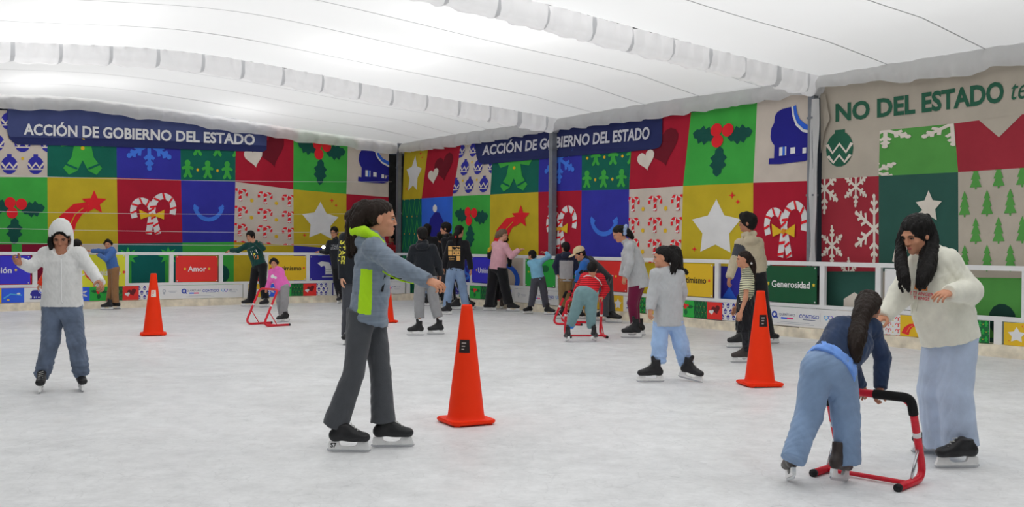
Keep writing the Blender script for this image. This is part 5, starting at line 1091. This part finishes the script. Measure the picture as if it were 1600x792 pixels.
# 19 woman in grey and burgundy
def x19(e, base, P, K):
    q = Field(.006, .004, .03); c = atY(976.5, 359, K['Y0']-.08); q.chain([c+np.array([.01, -.02, .055]), c, c+np.array([.0, .02, -.055])], [.03, .022, .03], .01); np_mesh('hair_bow', [q.mesh()], [bandana], e, base)
person('woman in light grey sweatshirt and burgundy leggings looking down to the left', (988, 526),
  dict(head=(967.5, 366), neck=(977, 378), shL=(983.5, 385, -.17), shR=(984, 382, .17), elL=(984.5, 411, -.22), elR=(978, 410, .2), wrL=(977.5, 431, -.20), wrR=(972, 430, .2), haL=(975, 438.5, -.20), haR=(969, 436, .2), hipL=(995, 440, -.08), hipR=(997, 440, .08), knL=(988, 474, -.07), knR=(991, 474, .06), anL=(990.5, 502, -.06), anR=(994, 500, .05)),
  [S_(988, 528, 182, 0, L=.30, top=.27), S_(994, 524, 176, 0, L=.30)], dict(dir=(185, 28), s=1.02), dict(mat=grey_l, w=(.185, .175, .165, .16, .11), dp=(.165, .160, .165, .145, .085), sl=(.074, .066, .054), hem=-.10, sh=(-.02, -.015, 0, .01, 0), fold=.006, band=grey_l), dict(mat=burg, name='leggings', r=(.122, .078, .058), hw=.17, hd=.16, fold=.002), dict(mat=hair_bk, style='tied', tails=[[(975, 358, 0, .055), (982, 364, 0, .05), (988, 371, 0, .03)]], vol=1.03), skin_a, hands=dict(L=dict(c=.5)), extra=x19)
# 20 girl in the grey sweatshirt
person('girl in pale grey sweatshirt and sky blue trousers with a black ponytail, striding left', (1047, 596),
  dict(head=(1035, 403), neck=(1042, 421), shL=(1025.5, 429, -.05), shR=(1060, 428, .02), elL=(1020, 458, -.08), elR=(1066, 456, .10), wrL=(1017, 481, -.12), wrR=(1060, 476, .22), haL=(1015.5, 493, -.13), haR=(1056, 484, .26), hipL=(1034, 503), hipR=(1055, 503), knL=(1030, 536, -.02), knR=(1064, 537, .06), anL=(1029, 562), anR=(1070, 564, .12)),
  [S_(1018, 597, 183, 0, L=.262), S_(1077, 596, -30, 10, L=.25)], dict(dir=(170, 4), s=1.04), dict(mat=grey_l, w=(.175, .17, .165, .155, .11), dp=(.14, .14, .135, .12, .08), hem=-.04, sl=(.068, .064, .056), fold=.0035, band=grey_l), dict(mat=skyb, r=(.100, .090, .078), fold=.006, fl=.08, ext=.03, bunch=(.02, .07)), dict(mat=hair_bk, style='tied', vol=1.05, tails=[[(1048, 390, -.0, .042), (1056, 393, 0, .050), (1059, 408, 0, .048), (1062, 420, 0, .032), (1073, 424.5, 0, .010)], [(1052, 390, -.02, .03), (1055, 406, -.06, .04), (1050, 423, -.08, .018)]]), skin_a, near=True, hands=dict(L=dict(c=.5), R=dict(c=.5)), size=.88)
# 21 tall boy in the beige hoodie
person('tall boy in beige hoodie with dark shoulder patch and black trousers, back turned', (1180, 540),
  dict(head=(1167, 349), neck=(1170, 366), shL=(1156.5, 381, -.04), shR=(1184, 379, .04), elL=(1147, 410, -.08), elR=(1191, 410, .1), wrL=(1140, 433, -.14), wrR=(1190, 432, .2), haL=(1138, 444, -.16), haR=(1189, 441, .22), hipL=(1170, 430), hipR=(1186, 430), knL=(1166, 478, -.05), knR=(1192, 476, .05), anL=(1160, 522, -.04), anR=(1200, 518, .08)),
  [S_(1154, 543.5, 185, 0, L=.29, **LOW), S_(1202, 537, 20, 0, L=.29, **LOW)], dict(dir=(165, 2), s=1.05), dict(mat=[beige_c, dkgrey], name='hoodie', ops=(hood_back(),), w=(.17, .165, .17, .17, .12), sl=(.068, .062, .056), fold=.006, hem=-.02, facefn=lambda u, f, h, X, P: (np.abs(np.linalg.norm(X-(P['shL']*.62+P['elL']*.38), axis=1)) < .115).astype(int)), dict(mat=black_c, r=(.105, .088, .084), ext=.05), dict(mat=hair_bk, style='short', vol=1.13, blobs=((0, .05, .10, .05), (.04, .0, .11, .05), (-.04, 0, .11, .05))), skin_b, near=False, hands=dict(L=dict(c=.5)), size=1.03)
# 22 girl in the striped shirt
person('girl in striped tee shirt and long black skirt skating left beside the right orange cone', (1166, 566),
  dict(head=(1161.5, 406), neck=(1167, 422), shL=(1168, 432, -.12), shR=(1169, 430, .14), elL=(1165, 466, -.16), elR=(1158, 462, .16), wrL=(1157.5, 488, -.16), wrR=(1150, 480, .2), haL=(1154.5, 498, -.16), haR=(1146, 488, .2), hipL=(1164, 474, -.06), hipR=(1166, 474, .06), knL=(1164, 518, -.06), knR=(1170, 516, .06), anL=(1166, 545, -.05), anR=(1178, 543, .08)),
  [S_(1160, 566.5, 186, 0, L=.25, boot=boot_g), S_(1178, 562, 180, 0, L=.25)], dict(dir=(178, 2), s=.98), dict(mat=blkstr, name='tee_shirt', w=(.135, .13, .135, .14, .09), dp=(.105, .10, .105, .10, .07), sl=(.058, .056, .05), len=.62, hem=-.02, fold=.004), dict(mat=black_c, name='skirt', skirt=(.40, .135), tights=blackleg), dict(mat=hair_br, style='tied', vol=1.03, tails=[[(1172, 405, 0, .045), (1175.5, 413, 0, .035), (1176.5, 424, 0, .03), (1177, 440, 0, .022), (1176, 452, 0, .01)]], tie=(1174, 411, -.03, .02, white_ink)), skin_a, near=True, hands=dict(L=dict(c=.5), R=dict(c=.5)), size=.84)
# 23 girl in the denim jacket pushing the near aid
def x23(e, base, P, K):
    lat, fw, up, hpm, shm = K['lat'], K['fw'], K['up'], K['hpm'], K['shm']
    q = Field(.007, .006, .09, 8); o = hpm+up*.015; q.loft(o, up, .09, lat, fw, [0, .5, 1], [.153, .146, .13], [.132, .12, .10], [0, 0, 0], .02); np_mesh('blue_shirt', [q.mesh()], [skyshirt], e, base)
    for x, y in ((1347, 477), (1341, 487)): q = Field(.005); q.ell(atY(x, y, K['Y0']+P['head'][1]-K['Y0']-.14 if False else P['head'][1]-.15), np.eye(3), (.013, .02, .013), .004); np_mesh('hair_tie', [q.mesh()], [bluek], e, base)
person('girl in dark denim jacket with a long braid leaning on the near skating aid', (1278, 757),
  dict(head=(1357, 484, .33), neck=(1345, 505, .24), shL=(1313, 515, .12), shR=(1361, 513, .20), elL=(1327, 560, .42), elR=(1379, 558, .26), wrL=(1343, 600, .52), wrR=(1376, 603, .20), haL=(1346, 612, .55), haR=(1370, 614, .20), hipL=(1277, 575, -.06), hipR=(1312, 581, -.02), knL=(1264, 648, .0), knR=(1322, 655, .04), anL=(1243, 706, -.12), anR=(1325, 712, .02)),
  [S_(1236, 758, 84, 16, L=.25, boot=boot_g), S_(1310, 757, 50, 12, L=.25, boot=boot_g)], dict(dir=(58, 24), s=.98), dict(mat=denim_d, name='denim_jacket', w=(.150, .155, .165, .16, .11), dp=(.122, .125, .13, .12, .08), hem=.035, sl=(.062, .056, .046), fold=.004, fl=.09, band=denim_d), dict(mat=denim_l, name='jeans', r=(.110, .090, .078), hw=.16, hd=.135, ext=.05, fold=.005, keep=1), dict(mat=hair_br, style='tied', noise=.005, vol=1.05, tails=[[(1357, 474, .2, .06), (1348, 488, .12, .05), (1342, 506, .06, .045), (1338, 528, -.02, .048), (1336, 548, -.06, .036), (1336, 558, -.07, .014)]]), skin_b, near=True, hands=dict(R=dict(c=.9, n=-ZU), L=dict(c=.9, n=-ZU)), face=True, size=.88, extra=x23)
# 24 girl in the white hoodie
def x24(e, base, P, K):
    decal(e, K['top'], base, [pshape([(-.042, -.03), (.046, -.032), (.040, .045), (-.035, .045)], org_ink), ptext('STRANGER', .021, red_ink, .02, .012, -.053), ptext('THINGS', .021, red_ink, .02, .012, -.083)], 1439, 446, 238, 'print', rot=math.radians(-6))
    for xs in ([(1427, 440), (1425, 462), (1424, 490), (1424, 497)], [(1434, 440), (1433, 470), (1431, 486)]):
        V, Q = K['top']; bv = BVHTree.FromPolygons([tuple(v) for v in V], [tuple(map(int, z)) for z in Q]); out = []
        for x, y in xs:
            d = nrmz(ray(x, y)); h = bv.ray_cast(Vector(EYE), Vector(d))
            if h[0] is not None: out.append(np.array(h[0])-d*.008)
        if len(out) > 1: q = MB(); q.tube(curve_pts(out, 4), .0045, cream, 6); q.build('drawstring', e, base)
person('long haired girl in cream hoodie and wide pale jeans facing the girl in denim', (1480, 721),
  dict(head=(1431, 368, -.02), neck=(1447, 396), shR=(1431, 418, .10), shL=(1480, 408, -.08), elR=(1406, 463, .02), elL=(1515, 455, -.12), wrR=(1381, 494, -.10), wrL=(1484, 457, -.36), haR=(1371, 500, -.14), haL=(1470, 460, -.41), hipR=(1469, 530, .06), hipL=(1500, 528, -.04), knR=(1461, 612, .10), knL=(1492, 612, -.04), anR=(1468, 680, .14), anL=(1499, 682, -.03)),
  [S_(1460, 708, 180, 0, L=.27, **LOW), S_(1498, 731, 186, 0, L=.275, **LOW)], dict(dir=(-152, 20), s=1.02, open=0), dict(mat=cream, name='hoodie', ops=(hood_back(),), w=(.185, .195, .19, .17, .115), dp=(.155, .165, .155, .135, .09), hem=-.02, sl=(.074, .080, .050), fold=.0045, fl=.13, band=cream, slant=0), dict(mat=denim_p, name='wide_jeans', r=(.112, .108, .112), hw=.155, hd=.13, ext=.06, fold=.006, fl=.16, nst=(1, 1, .2)), dict(mat=hair_bk, style='long', noise=.006, tails=[[(1420, 346, .02, .022), (1411, 362, .03, .020), (1407, 384, .0, .024), (1408, 410, -.08, .034), (1412, 432, -.15, .032), (1418, 446, -.18, .014)], [(1444, 346, .0, .045), (1452, 370, .0, .05), (1452, 396, -.06, .055), (1448, 420, -.13, .05), (1443, 436, -.17, .036), (1440, 446, -.19, .016)], [(1440, 345, .06, .05), (1445, 375, .08, .06), (1448, 405, .08, .05)]], vol=1.03), skin_a, near=True, hands=dict(L=dict(c=.55, n=(-.2, .3, -.9)), R=dict(c=.3, n=-ZU)), extra=x24, torso=dict(fwd=-150))
# 25 bystander in red beyond the corner
person('bystander in red top standing outside the rink in the dark corner gap', (612, 462),
  dict(head=(611, 373), neck=(612, 381), shR=(603, 387), shL=(621, 387), elR=(602, 402), elL=(622, 402), wrR=(604, 414), wrL=(620, 414), haR=(605, 418), haL=(619, 418), hipR=(608, 421), hipL=(617, 421), knR=(608, 442), knL=(617, 442), anR=(608, 456), anL=(617, 456)),
  [], dict(dir=(-120, 5), s=1.0), dict(mat=cloth('red_top', 150, 30, 36, .6), name='sweatshirt'), dict(mat=black_c, ext=.06), dict(mat=hair_bk, style='short'), skin_a, face=False, hands=dict(R=dict(), L=dict()),
  extra=lambda e, base, P, K: [np_mesh('shoe', [Field(.01).cap(P['an'+s]*np.array([1, 1, 0])+ZU*.05, P['an'+s]*np.array([1, 1, 0])+np.array([-.05, -.16, .045]), .05, .045, .02).mesh()], [boot_m], e, base) for s in 'LR'])
# the phone whose lamp is lit in the man's hand
def phone():
    c = atY(505.5, 388, atY(505, 388, 24.0)[1]-.12); mb = MB(); pm_ = mat('black_phone', (.02, .02, .022), .3, .5)
    mb.box(c-np.array([.037, 0, .075]), np.array([.074, 0, 0]), np.array([0, .009, 0]), np.array([0, 0, .15]), pm_); e = mb.build('phone'); tag(e, 'phone with its lamp lit above the left barrier, beside the man in glasses', 'phone')
    M = bpy.data.materials.new('phone_lamp'); M.use_nodes = True; b = M.node_tree.nodes['Principled BSDF']; b.inputs['Emission Color'].default_value = (1, 1, .95, 1); b.inputs['Emission Strength'].default_value = 25
    q = MB(); n = 16; k = c+np.array([0, -.004, .03]); q.add([k+.036*np.array([math.cos(2*math.pi*i/n), 0, math.sin(2*math.pi*i/n)]) for i in range(n)]+[k+.030*np.array([math.cos(2*math.pi*i/n), -.13, math.sin(2*math.pi*i/n)]) for i in range(n)], [tuple(range(n, 2*n))]+[(i, (i+1) % n, n+(i+1) % n, n+i) for i in range(n)], M); q.build('lamp_lens', e)
phone()

# ------------------------------------------------------------------ traffic cones
cone_m = mat('fluorescent_orange_rubber', (1.0, .045, .008), .5, .15, var=.03, vscale=6, bump=.05, bscale=30); stick_k = mat('dark_sticker', (.03, .02, .02), .4); stick_w = mat('pale_sticker', C(235, 190, 180), .5); stick_t = mat('sticker_print', C(150, 140, 135), .5)
def cone(px, py, Hc, rot, label, sticker=None):
    c = ground(px, py); e = empty('traffic_cone', c, label, 'cone', 'orange traffic cones'); w2 = .18*Hc/.91
    me = bpy.data.meshes.new('base_plate'); b = bmesh.new(); R_ = math.radians(rot); pts = []
    for k in range(4):
        for da in (-10, 0, 10):
            a = R_+math.pi/2*k+math.pi/4; r = w2*1.30; a2 = a+math.radians(da*.8); pts.append((r*math.cos(a2)*(1 if da == 0 else .985), r*math.sin(a2)*(1 if da == 0 else .985)))
    f = b.faces.new([b.verts.new((x, y, .012)) for x, y in pts]); ex = bmesh.ops.extrude_face_region(b, geom=[f]); bmesh.ops.translate(b, verts=[v for v in ex['geom'] if isinstance(v, bmesh.types.BMVert)], vec=(0, 0, .028)); bmesh.ops.recalc_face_normals(b, faces=b.faces)
    bmesh.ops.bevel(b, geom=[x for x in b.edges], offset=.007, segments=2, affect='EDGES'); b.to_mesh(me); b.free(); me.materials.append(cone_m); link('base_plate', me, e)
    q = MB()
    for k in range(4):
        a = R_+math.pi/2*k+math.pi/4; x, y = w2*1.08*math.cos(a), w2*1.08*math.sin(a); q = MB(); q.box((x-.02, y-.02, 0), (.04, 0, 0), (0, .04, 0), (0, 0, .016), cone_m); q.build('foot', e)
    q = MB(); prof = [(w2*.86, .038), (w2*.80, .050), (w2*.775, .075), (.045, Hc-.03), (.042, Hc-.008), (.037, Hc), (.028, Hc), (.028, Hc-.05)]; n = 40; vs = []
    for r, z in prof:
        for k in range(n): vs.append((r*math.cos(2*math.pi*k/n), r*math.sin(2*math.pi*k/n), z))
    q.add(vs, [(i*n+k, i*n+(k+1) % n, (i+1)*n+(k+1) % n, (i+1)*n+k) for i in range(len(prof)-1) for k in range(n)], cone_m, True); q.build('cone_body', e)
    if sticker:
        m_, az, z0, z1, wd = sticker; q = MB(); rr = lambda z: np.interp(z, [.075, Hc-.03], [w2*.775, .045])+.0018; vs = []; m2 = 8
        for j in range(2):
            z = (z0, z1)[j]
            for i in range(m2+1): a = math.radians(az)+(i/m2-.5)*wd/rr((z0+z1)/2); vs.append((rr(z)*math.cos(a), rr(z)*math.sin(a), z))
        q.add(vs, [(i, i+1, i+m2+2, i+m2+1) for i in range(m2)], m_); s_ = q.build('sticker', e)
        for j in range(3):
            z = z0+(z1-z0)*(.22+.24*j); q = MB(); vs = []
            for zz in (z, z+(z1-z0)*.09):
                for i in range(5): a = math.radians(az)+(.1+i/4*(.25+.08*j)-.35)*wd/rr(z); vs.append(((rr(zz)+.001)*math.cos(a), (rr(zz)+.001)*math.sin(a), zz))
            q.add(vs, [(i, i+1, i+6, i+5) for i in range(4)], stick_t if m_ is stick_k else cone_m); q.build('sticker_line', s_)
cone(728, 660.5, .93, 28, 'nearest orange traffic cone, right of the girl in blue grey', (stick_k, -100, .56, .66, .085))
cone(1187, 602, .96, 10, 'orange traffic cone beside the girl in the striped shirt', (stick_k, -80, .60, .72, .085))
cone(239.5, 523.5, .93, 20, 'orange traffic cone on the ice before the left barrier', (stick_w, -70, .58, .68, .07))
cone(603, 503.5, .93, 25, 'orange traffic cone half hidden behind the girl in blue grey')

# ------------------------------------------------------------------ skating aids
aid_red = mat('red_painted_tube', C(176, 24, 40, .58), .38, .4, var=.12, vscale=30); aid_strut = mat('bright_steel_strut', (.6, .6, .62), .25, .5, .8); foam = mat('black_foam_grip', (.012, .012, .012), .8, .2, bump=.2, bscale=80); tape = mat('white_tape', C(224, 222, 218), .6); capk = mat('black_end_cap', (.015, .015, .017), .5)
def aid(label, c, head, wid, base_l, lean, hgt, r=.022, grip=True, rr=.16, ends=True, strut=None, cross=True):
    """c: ground point midway between the rear runner ends; head: pushing direction; runners, front bends, leaning uprights and a handle bar"""
    h = math.radians(head); f = np.array([math.cos(h), math.sin(h), 0]); sd = np.array([f[1], -f[0], 0]); c = np.asarray(c)*np.array([1, 1, 0]); e = empty('skating_aid', c, label, 'skating aid', 'red skating aids')
    T = lambda x, y, z: c+f*x+sd*y+ZU*(z+r); w2 = wid/2; fx = base_l; tx = base_l-lean
    path = [T(0, -w2, 0), T(fx, -w2, 0), T(tx, -w2, hgt), T(tx, w2, hgt), T(fx, w2, 0), T(0, w2, 0)]
    p = round_path(path, [rr, .09, .09, rr], 7); q = MB(); q.tube(p, r, aid_red, 12); q.build('tube_frame', e, c)
    if cross: q = MB(); q.tube([T(fx*.42, -w2, .0), T(fx*.42, w2, .0)], r*.62, aid_red, 8); q.build('cross_bar', e, c)
    for s_ in (-w2, w2):
        k = .40; a = T(fx-lean*k, s_, hgt*k); q = MB(); q.tube([a, T(fx*.46, s_, 0.0)], r*.42, strut or aid_strut, 8); q.build('strut', e, c)
        k = .55; a = np.array(T(fx-lean*k, s_, hgt*k)); d = nrmz(np.array(T(tx, s_, hgt))-T(fx, s_, 0)); q = MB(); q.tube([a-d*.016, a+d*.016], r*1.08, tape, 12); q.build('tape_band', e, c)
        if ends: q = MB(); q.tube([T(-.02, s_, 0), T(.006, s_, 0)], r*1.05, capk, 12); q.build('end_cap', e, c)
    if grip:
        g = [T(tx+.095*lean/hgt+.0, w2, hgt-.10), T(tx, w2, hgt), T(tx, w2*.15, hgt)]; q = MB(); q.tube(round_path(g, [.09], 8), r*1.25, foam, 12); q.build('foam_grip', e, c)
        g = [T(tx+.095*lean/hgt, -w2, hgt-.10), T(tx, -w2, hgt), T(tx, -w2*.75, hgt)]; q = MB(); q.tube(round_path(g, [.09], 8), r*1.25, foam, 12); q.build('foam_grip', e, c)
    return e
A, B = ground(1404, 768), ground(1272, 744.5); hd = math.degrees(math.atan2(*(np.array([-(A-B)[1], (A-B)[0]])[::-1])))
AIDHEAD = hd
print('near aid: width', np.linalg.norm(A-B), 'heading', hd, 'front right', ground(1449, 742)-A)
aid('near red skating aid gripped by the girl in denim', (A+B)/2, hd, np.linalg.norm(A-B), .36, .20, .50, .023, rr=.12)
aid('red skating aid pushed by the small girl in pink', (-3.98, 17.37, 0), 225, .57, .5, .28, .60, .019, grip=False, rr=.13, strut=aid_red)
aid('red skating aid under the hands of the boy in the red sweater', (1.17, 15.28, 0), 95, .56, .60, .18, .54, .021, grip=False, rr=.12, strut=aid_red)
aid('red skating aid with a black foam grip before the small child in the blue cap', (1.30, 17.95, 0), 163, .55, .52, -.0+.24, .56, .020, rr=.13)
